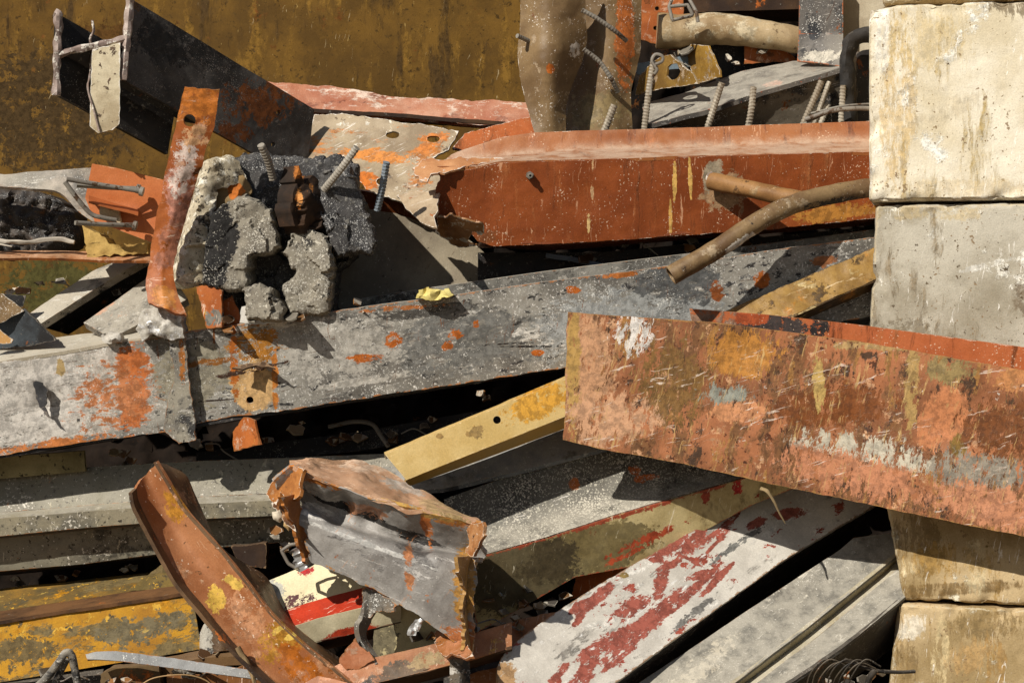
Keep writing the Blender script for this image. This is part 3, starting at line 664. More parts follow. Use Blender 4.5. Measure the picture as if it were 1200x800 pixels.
one('charred_wood', 'splintered charred brown wood wedged among the concrete lumps', 'wood piece',
    poly([(340, 246), (346, 210), (350, 196), (357, 216), (364, 205), (372, 210), (384, 228), (386, 250), (378, 270), (358, 274), (346, 264)], d=.56, thick=.08, dome=.03, jag=2.0, rough=.008, facet=12, g=(-.3, 0)),
    dict(col=S(70, 48, 30), col2=S(36, 28, 22), ang=80, layers=[(S(178, 100, 50), 10, .60, .05, (.3, 1.5))], rough=.8, bump=1.2, d=.56, patches=[(352, 235, 4, 14, 0, S(214, 130, 76), .9, .5), (350, 200, 5, 12, 0, S(170, 88, 40), .9, .5)]))
grb = dict(col=S(160, 152, 138), col2=S(128, 120, 108), rough=.5, bump=.3)
rebar([(320, 210, .55), (314, 188, .60), (306, 170, .64)], 'short rebar rising from the dark lump under the charred beam', .012, grb)
rebar([(380, 222, .56), (398, 200, .62), (418, 173, .66)], 'rebar leaning right out of the rubble', .011, grb)
rebar([(442, 246, .50), (448, 220, .54), (453, 190, .58)], 'blue grey rebar at the right edge of the rubble', .011, dict(col=S(120, 128, 134), rough=.5))
one('rusty_stub_plate', 'short orange stub plate standing on the grey beam below the strap', 'steel plate',
    poly([(231, 336), (244, 332), (260, 340), (260, 384), (242, 384), (236, 360)], d=.56, g=(.2, 0), big=.01), mod(orange, d=.56, patches=[(252, 372, 12, 10, 0, GRY, .8, .4)]))
one('dark_orange_stub', 'rounded dark orange bracket beside the stub plate', 'bracket', poly([(262, 352), (272, 346), (282, 372), (280, 382), (262, 382)], d=.52), mod(orange, col=S(170, 70, 26)))
for k, (o, lb) in enumerate([([(287, 376), (300, 370), (316, 372), (326, 372), (332, 378), (290, 380)], 'flat white plaster flake on the grey beam'), ([(283, 360), (290, 358), (292, 378), (282, 378)], 'tiny upright white plaster flake')]):
    one('plaster_flake', lb, 'plaster flake', poly(o, d=.6, thick=.03, jag=1, rough=.004), dict(col=S(226, 220, 208), rough=.8), group='white flakes on the grey beam')
one('yellow_foam', 'pale yellow foam lump on top of the grey beam', 'foam piece', poly([(488, 350), (491, 339), (505, 335), (515, 340), (526, 337), (531, 346), (524, 349), (505, 352)], d=.58, thick=.05, dome=.02, rough=.02, jag=2), dict(col=S(222, 206, 130), col2=S(196, 176, 100), rough=.9, bump=1))

# terracotta plate with studs, twisted bars at the far left
thing('terracotta_plate', 'terracotta painted plate with welded studs left of the orange strap', 'steel plate', [
    ('plate', loft([[(108, 192, .34), (135, 197, .35), (196, 212, .36)], [(100, 232, .32), (130, 236, .33), (192, 244, .35)], [(112, 262, .32), (130, 266, .33), (188, 288, .35)]], thick=.012, big=.005, prof=False), dict(col=S(192, 96, 62), col2=S(176, 80, 48), vs=6, scr=(S(214, 150, 120), .3, 85), edge=(S(210, 150, 120), .002), rough=.5)),
    ('rib', loft([[(104, 230, .33), (162, 246, .35)], [(104, 236, .42), (162, 251, .42)]], thick=.006), dict(col=S(180, 84, 52), rough=.5)),
    ('concrete_crust', poly([(116, 238), (138, 243), (142, 260), (118, 256)], d=.37, thick=.03, rough=.015, jag=1.5), dict(col=S(206, 190, 160), col2=S(150, 130, 100), rough=.9, bump=1))])
def stud(path, label):
    thing('stud_bolt', label, 'stud bolt', [('shank', tube(path, .0085, sides=12, smooth=False), steel), ('bolt_head', tube([tuple(path[-1]), (path[-1][0]+4, path[-1][1]+1, path[-1][2])], .017, sides=16), steel)], group='studs on the terracotta plate')
stud([(78, 210, .50), (120, 217, .46), (164, 224, .42)], 'upper bare steel stud on the terracotta plate')
stud([(90, 217, .46), (130, 220, .43), (160, 221, .40)], 'second stud just under the upper one')
stud([(88, 261, .52), (120, 263, .46), (156, 264, .40)], 'lower steel stud on the terracotta plate')
one('bent_rod', 'bent steel rod curving under the two upper studs', 'rod', tube([(76, 213, .5), (90, 232, .48), (106, 250, .46), (120, 255, .45), (136, 258, .43)], .0085), steel)
one('twisted_flat_bar', 'twisted pale grey flat bar entering from the left edge', 'flat bar',
    loft([[(-60, 196, .25), (0, 205, .25), (40, 202, .25), (80, 198, .28), (115, 196, .32)], [(-60, 212, .3), (0, 218, .3), (40, 222, .3), (70, 226, .3), (92, 248, .3), (112, 262, .3)]], thick=.014, smooth=True, big=.012, amp=.003), mod(grey, col=S(176, 164, 148), layers=[(S(140, 110, 90), 8, .56, .08, (.3, 2)), (S(215, 208, 196), 14, .60, .05, (.4, 2))], scr=(S(90, 76, 64), .5, 0)))
one('dark_rubble_lump', 'dark knobbly rubble lump under the twisted flat bar', 'rubble lump', poly([(-30, 216), (20, 222), (60, 228), (88, 250), (95, 280), (60, 300), (-30, 302)], d=.1, thick=.2, dome=.05, rough=.03, facet=9, jag=2), mod(rockd, col=S(70, 60, 50), layers=[(S(150, 140, 128), 20, .60, .05), (S(110, 70, 45), 12, .6, .05)]), sharp=60)
one('broken_wood_block', 'split yellowish wood block under the terracotta plate', 'wood piece', poly([(98, 264), (112, 272), (130, 286), (172, 286), (174, 296), (102, 302)], d=.34, thick=.14, jag=2, rough=.01), dict(col=S(196, 158, 94), col2=S(150, 112, 62), ang=3, layers=[(S(96, 68, 40), 8, .55, .05, (.3, 2.5))], rough=.8, bump=1))
one('pale_rope', 'pale frayed rope crossing the dark rubble at the left edge', 'rope', tube([(-30, 276, .34), (0, 282, .35), (30, 284, .36), (50, 281, .36), (70, 280, .36), (87, 284, .36)], .0085, amp=.5), dict(col=S(196, 184, 166), rough=.8))
one('pale_rope_end', 'short pale rope end below the frayed rope', 'rope', tube([(-20, 284, .35), (0, 286, .36), (14, 289, .37)], .007, amp=.5, r2=.002), dict(col=S(186, 174, 156), rough=.8))
one('rust_orange_angle', 'thin rust orange angle iron running below the wood block', 'angle iron', loft([[(-60, 294, .3), (60, 294, .3), (190, 296, .3)], [(-60, 303, .36), (60, 303, .36), (190, 306, .36)]], thick=.01, big=.004), mod(orange, col=S(150, 72, 36), col2=S(90, 46, 26)))
# diagonal bars and planks
one('pale_diagonal_bar', 'pale grey diagonal bar left of the orange strap', 'flat bar',
    loft([[(24, 374, .30), (110, 317, .16), (150, 300, .1)], [(46, 380, .34), (144, 318, .20), (176, 300, .14)]], thick=.03, big=.003), mod(grey, col=S(176, 166, 148), col2=S(140, 130, 112), scr2=(S(90, 80, 66), .2, 30)))
one('dark_diagonal_bar', 'black diagonal bar shaded under the pale one', 'flat bar', loft([[(46, 382, .2), (146, 320, .1), (190, 305, .05)], [(80, 392, .1), (175, 332, .05), (215, 318, 0)]], thick=.03), darkm)
one('grey_plank', 'grey weathered plank sloping down toward the grey beam', 'plank', loft([[(98, 378, .36), (172, 326, .24), (196, 316, .2)], [(130, 396, .46), (190, 366, .38), (220, 350, .34)]], thick=.03, big=.003), mod(grey, ang=30, d=.35, col=S(138, 130, 116), col2=S(104, 96, 86), scr=(S(170, 160, 142), .6, 0), patches=[(120, 360, 14, 5, 35, ORG, .8, .5)]))
one('blue_black_plate', 'blue black plate lying at the far left above the grey beam', 'steel plate', poly([(-30, 352), (0, 374), (28, 362), (66, 398), (40, 404), (-30, 412)], d=.42, g=(.2, 0)), mod(darkm, col=S(60, 66, 70)))
one('brown_corner_plate', 'brown plate corner at the far left above the blue black plate', 'steel plate', poly([(-30, 344), (4, 344), (28, 364), (0, 378), (-30, 380)], d=.46), mod(brown, col=S(150, 120, 88)))
one('ochre_chip', 'small ochre plate tip at the left edge', 'steel plate', poly([(-20, 384), (0, 386), (15, 398), (12, 402), (-20, 404)], d=.5), mod(brown, col=S(186, 134, 84)))
one('dark_fin', 'thin dark fin behind the brown plate at left', 'steel plate', poly([(0, 344), (30, 346), (26, 360), (8, 356)], d=.36), darkm)

# ================================================================== LONG GREY BEAM
gb = mod(grey, ang=9, pst=(.7, 1.4), d=.52, vs=4,
    layers=[(S(88, 85, 80), 7, .56, .12, (.35, 1.8)), (S(212, 206, 194), 9, .56, .08, (.35, 1.8)), (S(58, 56, 54), 40, .58, .05, (.5, 1.3)), (S(215, 210, 200), 110, .58, .05), (S(160, 78, 42), 14, .67, .02, (.5, 1.5))], edge=(S(176, 100, 60), .004),
    patches=[(120, 428, 34, 1.5, 2, S(192, 100, 62), 1, .22), (135, 436, 40, 1.5, 6, S(192, 100, 62), 1, .22), (125, 446, 30, 1.5, 3, S(192, 100, 62), 1, .22), (118, 456, 36, 1.5, -4, S(192, 100, 62), 1, .22), (140, 470, 30, 1.5, 8, S(192, 100, 62), 1, .22), (128, 478, 36, 1.5, -6, S(192, 100, 62), 1, .22), (150, 486, 24, 1.5, 20, S(192, 100, 62), 1, .22), (145, 494, 30, 1.5, 4, S(192, 100, 62), 1, .22), (110, 440, 22, 1.5, 14, S(192, 100, 62), 1, .22), (90, 462, 44, 1.5, 4, S(192, 100, 62), 1, .22), (470, 412, 60, 1.3, 10, S(40, 34, 30), 1, .15), (560, 405, 55, 1.2, 4, S(44, 38, 34), 1, .15), (400, 400, 40, 1.2, -14, S(120, 62, 36), 1, .2), (620, 406, 40, 1.2, 0, S(40, 36, 32), 1, .12), (360, 420, 46, 1.2, 10, S(50, 42, 38), 1, .2), (245, 445, 50, 1.4, 6, S(60, 44, 34), 1, .2), (238, 470, 36, 1.2, 4, S(56, 42, 32), 1, .2), (252, 410, 1.4, 30, 0, S(120, 66, 34), 1, .2), (232, 440, 1.2, 46, 3, S(60, 46, 36), 1, .12), (430, 445, 60, 5, 10, S(190, 184, 172), .7, .5), (500, 365, 60, 8, 6, S(80, 76, 70), .7, .5), (60, 460, 130, 70, 9, S(196, 186, 172), .75, .4), (0, 460, 120, 80, 9, S(202, 194, 182), .7, .4), (740, 380, 120, 40, 5, S(160, 160, 155), .75, .5), (800, 330, 60, 24, 0, S(96, 96, 94), .6, .5), (540, 400, 90, 36, 5, S(118, 116, 110), .5, .6), (395, 410, 70, 36, 5, S(176, 170, 158), .6, .6), (230, 440, 50, 40, 0, S(150, 142, 122), .6, .5),
             (155, 455, 20, 56, -4, S(200, 96, 58), .8, .5), (135, 465, 42, 34, 0, S(196, 110, 78), .34, .8), (60, 520, 90, 5, 8, S(204, 108, 66), .55, .7), (298, 405, 28, 22, 5, S(176, 104, 42), .8, .6), (297, 452, 26, 28, 4, S(206, 160, 112), .95, .25), (275, 420, 5, 45, 0, S(186, 88, 36), .7, .5), (322, 440, 4, 40, 0, S(196, 106, 50), .7, .5), (245, 425, 32, 4, 8, S(150, 86, 46), .7, .8), (300, 432, 34, 3, 12, S(70, 46, 30), .9, .8), (73, 430, 5, 10, 0, S(170, 140, 96), .9, .4),
             (460, 398, 10, 9, 0, ORG, .8, .6), (430, 420, 16, 5, 0, ORG, .6, .7), (532, 392, 8, 6, 0, ORG, .8, .6), (525, 405, 8, 5, 40, ORG, .8, .6), (558, 380, 4, 4, 0, ORG, .9, .5), (630, 413, 7, 3, 0, ORG, 1, .4), (672, 340, 7, 4, 0, ORG, .9, .5), (730, 322, 20, 3, 6, S(190, 96, 50), .8, .5), (897, 328, 8, 10, 0, ORG, .9, .5), (842, 340, 8, 12, 10, S(150, 70, 40), .8, .5), (970, 305, 14, 7, 10, S(170, 96, 66), .7, .5), (470, 361, 40, 3, 4, S(180, 96, 58), .7, .6)],
    scr=(S(90, 72, 58), .45, 0), scr2=(S(120, 66, 40), .30, 75))
gtop = [(-80, 436, .55), (0, 424, .55), (120, 403, .55), (185, 396, .55), (216, 389, .55), (330, 373, .55), (430, 359, .54), (500, 350, .53), (640, 330, .51), (775, 313, .49), (934, 289, .46), (1060, 274, .44)]
gbot = [(-80, 552, .51), (0, 534, .51), (39, 526, .51), (192, 506, .51), (260, 490, .50), (350, 478, .5), (500, 455, .49), (660, 431, .47), (1020, 371, .42), (1060, 366, .42)]
grear1 = [(-80, 414, .30), (0, 403, .30), (163, 384, .30), (216, 378, .30)]
grear2 = [(424, 350, .30), (500, 338, .29), (640, 318, .27), (937, 281, .22), (1060, 264, .2)]
def lin(pts, xs):
    out = []
    for x in xs:
        for a, b in zip(pts, pts[1:]):
            if a[0] <= x <= b[0]:
                t = (x-a[0])/(b[0]-a[0]); out.append(tuple(a[i]+(b[i]-a[i])*t for i in range(3))); break
    return out
gback = mod(grey, ang=9, layers=[(S(80, 76, 70), 8, .52, .08), (S(190, 182, 168), 60, .58, .05), (RUST, 12, .63, .03)])
thing('long_grey_beam', 'long flaking grey beam crossing the whole pile from left edge to blocks', 'steel beam', [
    ('web', loft([gtop, gbot], thick=.016, res=.008, amp=.0022, big=.006, holes=[(294, 469, 4)], jtb=(.002, .004), dents=[(55, 470, 18, -.02), (560, 420, 30, -.006), (160, 440, 20, -.006)]), gb),
    ('flange', loft([grear1, lin(gtop, [-79, 0, 120, 216])], thick=.012), mod(grey, col=S(190, 180, 160), col2=S(160, 148, 126), layers=[(S(214, 206, 188), 10, .56, .08), (S(130, 110, 86), 24, .64, .04)], scr2=(S(150, 130, 100), .2, 8)), 'pale left length of the upper flange'),
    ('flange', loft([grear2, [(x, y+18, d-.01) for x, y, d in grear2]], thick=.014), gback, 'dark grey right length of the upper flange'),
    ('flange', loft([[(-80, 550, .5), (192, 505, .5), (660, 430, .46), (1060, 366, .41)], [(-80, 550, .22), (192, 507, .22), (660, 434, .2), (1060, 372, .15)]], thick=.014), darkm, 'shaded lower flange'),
    ('sleeve_plate', poly([(196, 396), (216, 388), (222, 450), (229, 500), (229, 516), (210, 519), (192, 505), (196, 470), (205, 440)], d=.555, g=(0, -.03), thick=.02, jag=1), mod(grey, col=S(160, 152, 134), d=.55, patches=[(214, 415, 4, 26, 0, S(170, 92, 46), .7, .6)]), 'thicker sleeve plate with hanging tab'),
    ('hole_dark_plate', poly([(38, 446), (50, 448), (56, 458), (52, 476), (62, 492), (54, 488), (44, 474), (42, 462)], d=.563, thick=.010, jag=1.8, big=.01), mod(darkm, col=S(70, 68, 68), col2=S(40, 40, 40)), 'dark plate standing for the black of a torn hole near the left edge'),  # dark plate laid on the web, painting the black of a torn hole
    ('peeled_flap', poly([(272, 432), (290, 426), (310, 424), (323, 432), (300, 428), (285, 433)], d=.57, thick=.006, g=(0, .6), jag=1), rustdk),
])
one('white_crusted_bracket', 'white crusted lumpy bracket on top of the grey beam under the strap', 'bracket',
    poly([(160, 386), (163, 372), (165, 362), (190, 360), (212, 368), (215, 396), (200, 398), (180, 392), (166, 398)], d=.60, thick=.1, dome=.02, rough=.012, facet=10, jag=1.5), dict(col=S(200, 194, 182), col2=S(150, 142, 128), vs=20, layers=[(S(236, 232, 226), 22, .52, .04), (S(150, 90, 56), 20, .64, .04)], rough=.5, bump=1.2), sharp=60)
one('small_white_lump', 'small white crust lump on the edge left of the bracket', 'crust lump', poly([(118, 394), (128, 388), (140, 392), (142, 400), (122, 402)], d=.58, thick=.05, dome=.015, rough=.02, jag=1.5), dict(col=S(206, 198, 184), rough=.7, bump=1))
one('orange_tab', 'orange torn triangular tab hanging below the grey beam', 'steel tab', poly([(286, 488), (300, 492), (304, 520), (288, 525), (273, 528), (272, 506)], d=.50, g=(.3, 0), big=.01, jag=1.2), mod(orange, d=.5))
one('olive_board', 'olive speckled board end below the left end of the grey beam', 'board', loft([[(-60, 540, .36), (98, 528, .32)], [(-60, 566, .36), (100, 552, .32)]], thick=.04), dict(col=S(150, 136, 96), col2=S(110, 98, 64), layers=[(S(60, 52, 36), 28, .60, .04)], rough=.8))

# ================================================================== BROWN ANGLE, YELLOW CHANNEL
och = dict(col=S(160, 120, 66), col2=S(122, 86, 42), vs=10, ang=22, d=.5, layers=[(S(196, 168, 120), 10, .57, .05, (.6, 1.5)), (S(88, 62, 34), 13, .58, .05), (S(176, 106, 40), 8, .57, .08)], scr=(S(214, 190, 150), .4, 0), edge=(S(90, 64, 36), .003), rough=.45, bump=.8)
thing('ochre_angle_iron', 'rusty ochre angle iron slanting up to the concrete block', 'angle iron', [
    ('leg', loft([[(820, 378, .52), (865, 358, .52), (1040, 284, .47)], [(880, 390, .56), (930, 369, .56), (1040, 322, .51)]], thick=.01, amp=.003, big=.006, jtb=(.004, .002)), och),
    ('leg', loft([[(880, 391, .56), (930, 370, .56), (1040, 323, .51)], [(880, 402, .46), (930, 380, .46), (1040, 334, .41)]], thick=.01), mod(och, col=S(90, 64, 34), col2=S(60, 42, 24)))])  # underside leg: darker copy of the ochre, its shade put into the colour
yc = dict(col=S(194, 163, 110), col2=S(182, 148, 92), vs=8, ang=23, d=.6, layers=[(S(176, 130, 66), 30, .66, .04)], patches=[(632, 470, 36, 18, 23, S(204, 142, 56), .75, .5), (560, 505, 8, 8, 0, S(150, 118, 74), .6, .5), (600, 520, 50, 4, 20, S(130, 96, 54), .7, .6), (516, 510, 4, 3, 0, S(150, 116, 70), .9, .5), (550, 508, 4, 3, 0, S(150, 116, 70), .9, .5)], scr=(S(226, 200, 150), .2, 0), rough=.4, bump=.3, edge=(S(220, 196, 150), .002))
thing('yellow_channel', 'smooth mustard yellow channel with a round hole in the centre', 'steel channel', [
    ('web', loft([[(451, 532, .66), (556, 488, .63), (700, 428, .58)], [(476, 562, .68), (560, 528, .65), (700, 473, .60)]], thick=.008, amp=.0005, big=.001, holes=[(582, 491, 4.2)], res=.006), yc),
    ('flange', loft([[(476, 562.5, .68), (560, 528.5, .65), (700, 473.5, .60)], [(472, 572, .56), (560, 540, .53), (700, 488, .48)]], thick=.008, amp=.0005, big=.001), mod(yc, col=S(190, 146, 74), patches=[])),
    ('flange', loft([[(451, 532, .655), (700, 428, .575)], [(452, 538, .50), (700, 436, .42)]], thick=.008), yc)])

# ================================================================== FRONT ORANGE BEAM
fo = dict(col=S(180, 102, 76), col2=S(128, 74, 52), vs=5, ang=-9, d=.7,
    layers=[(S(128, 82, 56), 7, .51, .06, (1.6, .6)), (S(166, 112, 66), 9, .56, .05, (2, .5)), (S(84, 56, 42), 15, .57, .04, (1.3, .7)), (S(212, 148, 118), 16, .59, .04), (S(218, 206, 190), 22, .665, .02), (S(96, 50, 34), 45, .60, .04)],
    patches=[(685, 440, 34, 80, 0, S(204, 140, 112), .65, .5), (672, 440, 8, 90, 0, S(186, 142, 84), .6, .5), (742, 392, 20, 22, 0, S(230, 222, 212), .55, .7), (870, 415, 40, 26, 0, S(196, 120, 62), .8, .5), (790, 450, 40, 50, 0, S(132, 92, 54), .45, .6), (850, 465, 26, 14, 0, S(150, 150, 136), .6, .6), (868, 482, 34, 12, 0, S(212, 132, 100), .8, .5), (970, 475, 70, 24, 4, S(132, 66, 40), .7, .5),
             (1010, 530, 76, 18, -8, S(200, 190, 168), .45, .8), (1000, 555, 80, 22, -14, S(202, 122, 98), .6, .6), (1095, 490, 24, 36, -25, S(202, 116, 86), .95, .35), (1114, 520, 8, 13, 0, S(132, 98, 46), 1, .4), (1140, 555, 50, 28, 0, S(150, 140, 124), .6, .6), (1160, 590, 70, 24, -12, S(202, 124, 100), .75, .5), (957, 450, 6, 30, 2, S(196, 158, 96), .95, .5), (1062, 440, 8, 60, 0, S(172, 134, 84), .6, .5), (1100, 432, 26, 14, 0, S(150, 124, 82), .7, .6), (1170, 500, 50, 30, 0, S(122, 66, 40), .7, .5), (1182, 445, 30, 14, 0, S(200, 122, 84), .6, .5), (1040, 405, 80, 5, 0, S(184, 144, 98), .5, .6), (715, 490, 50, 26, 0, S(206, 150, 120), .6, .6)],
    scr=(S(232, 214, 196), .42, 25), scr2=(S(196, 156, 104), .7, 86), pst=(2.0, .7), edge=(S(172, 120, 72), .0035), rough=.36, bump=.38, spec=.5)
fred = mod(red, col=S(182, 84, 56), col2=S(164, 68, 44), d=.6, ang=-6, patches=[(860, 375, 60, 12, -6, S(150, 110, 92), .6, .5), (905, 380, 40, 14, -6, S(66, 56, 52), .8, .4), (960, 383, 10, 14, 0, S(44, 38, 36), .9, .4), (880, 372, 20, 8, 0, S(176, 66, 44), .8, .4)], dust=(SALM, .5), scr=(S(214, 150, 124), .4, 0))
ftop = [(665, 366, .70), (840, 378, .73), (1000, 399, .765), (1200, 434, .88), (1420, 474, 1.0)]
fbot = [(661, 515, .66), (700, 525, .67), (800, 543, .69), (900, 566, .71), (1000, 587, .73), (1200, 628, .845), (1420, 676, .96)]
thing('big_orange_beam', 'big scratched salmon orange beam lying across the concrete blocks', 'steel beam', [
    ('web', loft([ftop, fbot], thick=.016, res=.007, amp=.0012, big=.006, jtb=(.002, .003), jag=(.006, 0), dents=[(870, 410, 26, -.010), (760, 470, 30, -.006), (1110, 500, 30, -.008)]), fo),
    ('flange', loft([[(808, 362, .54), (900, 369, .57), (1000, 380, .62), (1200, 407, .74), (1420, 438, .88)], [(812, 392, .53), (900, 402, .56), (1000, 416, .61), (1200, 446, .73), (1420, 480, .87)]], thick=.016, big=.003), fred, 'clean red rear flange showing above the web'),
    ('web_plate', loft([[(700, 420, .67), (1000, 466, .74), (1200, 500, .85), (1420, 540, .97)], [(700, 420, .52), (1000, 466, .62), (1200, 500, .73), (1420, 540, .87)]], thick=.012), rustdk)])

# ================================================================== CENTRE: slate strip, speckled channel
one('slate_blue_channel', 'slate blue flat channel lying under the yellow channel', 'steel channel',
    loft([[(410, 540, .28), (470, 538, .28), (560, 512, .27), (740, 462, .25)], [(430, 578, .42), (520, 572, .42), (620, 549, .41), (740, 517, .39)]], thick=.02, big=.003), mod(grey, col=S(120, 122, 124), col2=S(88, 92, 96), layers=[(S(60, 62, 66), 8, .55, .06), (S(170, 168, 160), 22, .60, .04)]))
spk = mod(grey, ang=14, d=.3, col=S(104, 100, 90), col2=S(70, 67, 61), layers=[(S(52, 50, 46), 7, .56, .08), (S(190, 184, 166), 120, .56, .05)], specks=(S(214, 206, 186), 100, .5), patches=[(760, 590, 110, 8, 14, S(170, 164, 148), .6, .5), (600, 640, 60, 7, 12, S(160, 154, 138), .6, .5), (672, 565, 6, 7, 0, ORG, 1, .5), (742, 549, 7, 5, 0, S(206, 84, 36), .9, .6), (755, 557, 16, 4, 12, S(206, 84, 36), .7, .7), (580, 640, 70, 20, 10, S(62, 60, 58), .7, .5)])
thing('speckled_channel', 'grey channel peppered with white specks, red chipped lip, cream front face', 'steel channel', [
    ('web', loft([[(520, 585, .40), (600, 556, .38), (700, 531, .36), (900, 490, .32)], [(530, 630, .46), (600, 612, .45), (700, 585, .43), (930, 530, .37)], [(545, 655, .56), (641, 629, .54), (722, 602, .51), (860, 562, .46), (930, 540, .44)]], thick=.012, prof=True, big=.004), spk),
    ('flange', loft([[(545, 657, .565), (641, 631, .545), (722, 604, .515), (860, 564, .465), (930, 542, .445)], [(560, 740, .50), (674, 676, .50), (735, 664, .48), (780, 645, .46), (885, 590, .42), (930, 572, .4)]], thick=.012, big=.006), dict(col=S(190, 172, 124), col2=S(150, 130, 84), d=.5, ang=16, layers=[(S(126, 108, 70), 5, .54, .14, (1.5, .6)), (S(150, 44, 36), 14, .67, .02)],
        patches=[(690, 646, 80, 30, 16, S(104, 90, 56), .9, .25, .8), (610, 670, 70, 40, 16, S(66, 56, 40), .9, .25, .85), (762, 630, 40, 5, 22, S(170, 56, 44), .5, .8), (705, 600, 14, 7, 20, S(180, 50, 44), .7, .7), (866, 570, 6, 8, 0, S(186, 40, 40), .9, .6), (828, 580, 4, 10, 0, S(160, 50, 44), .9, .7), (735, 650, 30, 3, 25, S(180, 60, 46), .6, .8), (740, 600, 150, 3, 16, S(160, 60, 50), .5, .8)], scr=(S(226, 214, 184), .3, 60), rough=.5, edge=(S(160, 60, 48), .004)), 'cream and olive front face with red chips')])  # large dark patches at the left paint in the shadow on this face
# dark stuff in the central gap
one('orange_triangle_plate', 'small bright orange folded plate in the gap beside the white tongue', 'steel plate', poly([(668, 702), (676, 672), (735, 662), (775, 652), (740, 680), (700, 690)], d=.42, g=(.2, 0)), mod(orange, col=S(196, 84, 34), col2=S(160, 62, 26), layers=[]))
one('round_orange_sheet', 'rounded orange rust sheet left of the white tongue tip', 'steel sheet', poly([(570, 780), (578, 755), (586, 738), (605, 726), (641, 718), (690, 716), (640, 780)], d=.62, g=(.05, .2), smooth=False, big=.01), mod(orange, col=S(176, 84, 36), col2=S(140, 60, 26), layers=[(S(196, 120, 60), 7, .58, .08), (RUST, 10, .6, .05)]))
one('dark_gap_bar', 'black brown bar running under the rounded orange sheet', 'flat bar', loft([[(520, 794, .80), (600, 768, .74), (660, 750, .66)], [(520, 806, .82), (600, 780, .76), (660, 762, .68)]], thick=.03), darkm)
one('rust_lower_bar', 'rust orange bar at the bottom edge left of the white tongue', 'flat bar', loft([[(510, 806, .86), (560, 786, .84), (640, 770, .8)], [(510, 830, .9), (560, 812, .88), (640, 800, .85)]], thick=.02), mod(orange, col=S(160, 80, 36)))

# ================================================================== WHITE TONGUE and GREY CHANNEL right bottom
tong = dict(pst=(.55, 1.5), pscale=1.7, col=S(208, 201, 188), col2=S(182, 175, 163), vs=6, ang=32, d=.8,
    layers=[(S(146, 140, 130), 7, .57, .06, (.35, 2)), (S(224, 218, 206), 10, .55, .08, (.4, 1.6)), (S(164, 66, 64), 9, .60, .012, (.6, 1.3)), (S(120, 40, 44), 20, .68, .02)],
    patches=[(760, 735, 60, 9, 33, S(164, 78, 76), .95, .45), (715, 752, 40, 7, 22, S(164, 78, 76), .95, .45), (690, 772, 30, 8, 52, S(164, 78, 76), .95, .45), (672, 795, 22, 8, 30, S(164, 78, 76), .95, .45), (800, 712, 50, 6, 33, S(164, 78, 76), .95, .45), (835, 684, 24, 5, 10, S(164, 78, 76), .95, .45), (850, 690, 26, 4, 40, S(164, 78, 76), .95, .45), (780, 690, 7, 22, -20, S(164, 78, 76), .95, .45), (790, 672, 18, 4, 20, S(164, 78, 76), .95, .45), (806, 650, 32, 10, 10, S(164, 78, 76), .95, .45), (770, 660, 16, 6, -30, S(164, 78, 76), .95, .45), (830, 640, 6, 20, -30, S(164, 78, 76), .95, .45), (748, 712, 18, 7, 15, S(164, 78, 76), .95, .45), (735, 722, 14, 5, 0, S(164, 78, 76), .95, .45), (700, 705, 24, 6, 35, S(164, 78, 76), .95, .45), (685, 712, 18, 6, 20, S(164, 78, 76), .95, .45), (680, 725, 12, 4, 50, S(164, 78, 76), .95, .45), (880, 616, 22, 4, 48, S(164, 78, 76), .95, .45), (862, 630, 30, 2.5, 35, S(164, 78, 76), .95, .45), (905, 628, 14, 5, 20, S(164, 78, 76), .95, .45), (845, 655, 30, 2, 40, S(164, 78, 76), .95, .45), (948, 617, 20, 6, 8, S(164, 78, 76), .95, .45), (820, 668, 14, 2, -30, S(164, 78, 76), .95, .45), (725, 770, 24, 3, 30, S(164, 78, 76), .95, .45), (655, 780, 14, 4, 40, S(164, 78, 76), .95, .45), (870, 600, 12, 3, 30, S(164, 78, 76), .95, .45), (590, 790, 14, 22, 0, S(178, 136, 100), .8, .4), (735, 681, 5, 3, 0, S(150, 122, 76), 1, .3), (880, 650, 40, 4, 30, S(120, 118, 112), .5, .6), (820, 725, 40, 4, 33, S(126, 122, 115), .5, .6)],
    scr=(S(120, 116, 110), .35, 0), scr2=(S(236, 232, 224), .4, 0), edge=(S(150, 110, 84), .004), rough=.42)
TG = [(592, 822), (585, 806), (582, 792), (583, 780), (587, 771), (593, 763), (601, 755), (613, 745), (629, 733), (650, 718), (692, 691), (745, 660), (787, 636), (840, 605), (885, 577), (930, 548), (1032, 588), (1015, 598), (920, 655), (787, 751), (719, 801), (690, 822)]
TD, TGR = .70, (-.08, .20); TCX = sum(p[0] for p in TG)/len(TG); TCY = sum(p[1] for p in TG)/len(TG)
def tg(x, y, dd=0): return (x, y, TD+TGR[0]*(x-TCX)/100+TGR[1]*(y-TCY)/100+dd)
thing('white_tongue_beam', 'white beam flange with flaking red paint and a rounded tip', 'steel beam', [
    ('flange', poly(TG, d=TD, g=TGR, thick=.022, amp=.001, big=.008, jag=.4, res=3.4), tong),
    ('web', loft([[tg(700, 815, -.025), tg(787, 753, -.025), tg(920, 657, -.025), tg(1012, 600, -.025)], [tg(712, 840, -.35), tg(797, 780, -.35), tg(930, 682, -.35), tg(1022, 624, -.35)]], thick=.014), mod(darkm, col=S(34, 26, 20), dust=(DK, .1), scr=(DK, .1)))])  # web coloured near black to paint in the shadow gap under the flange
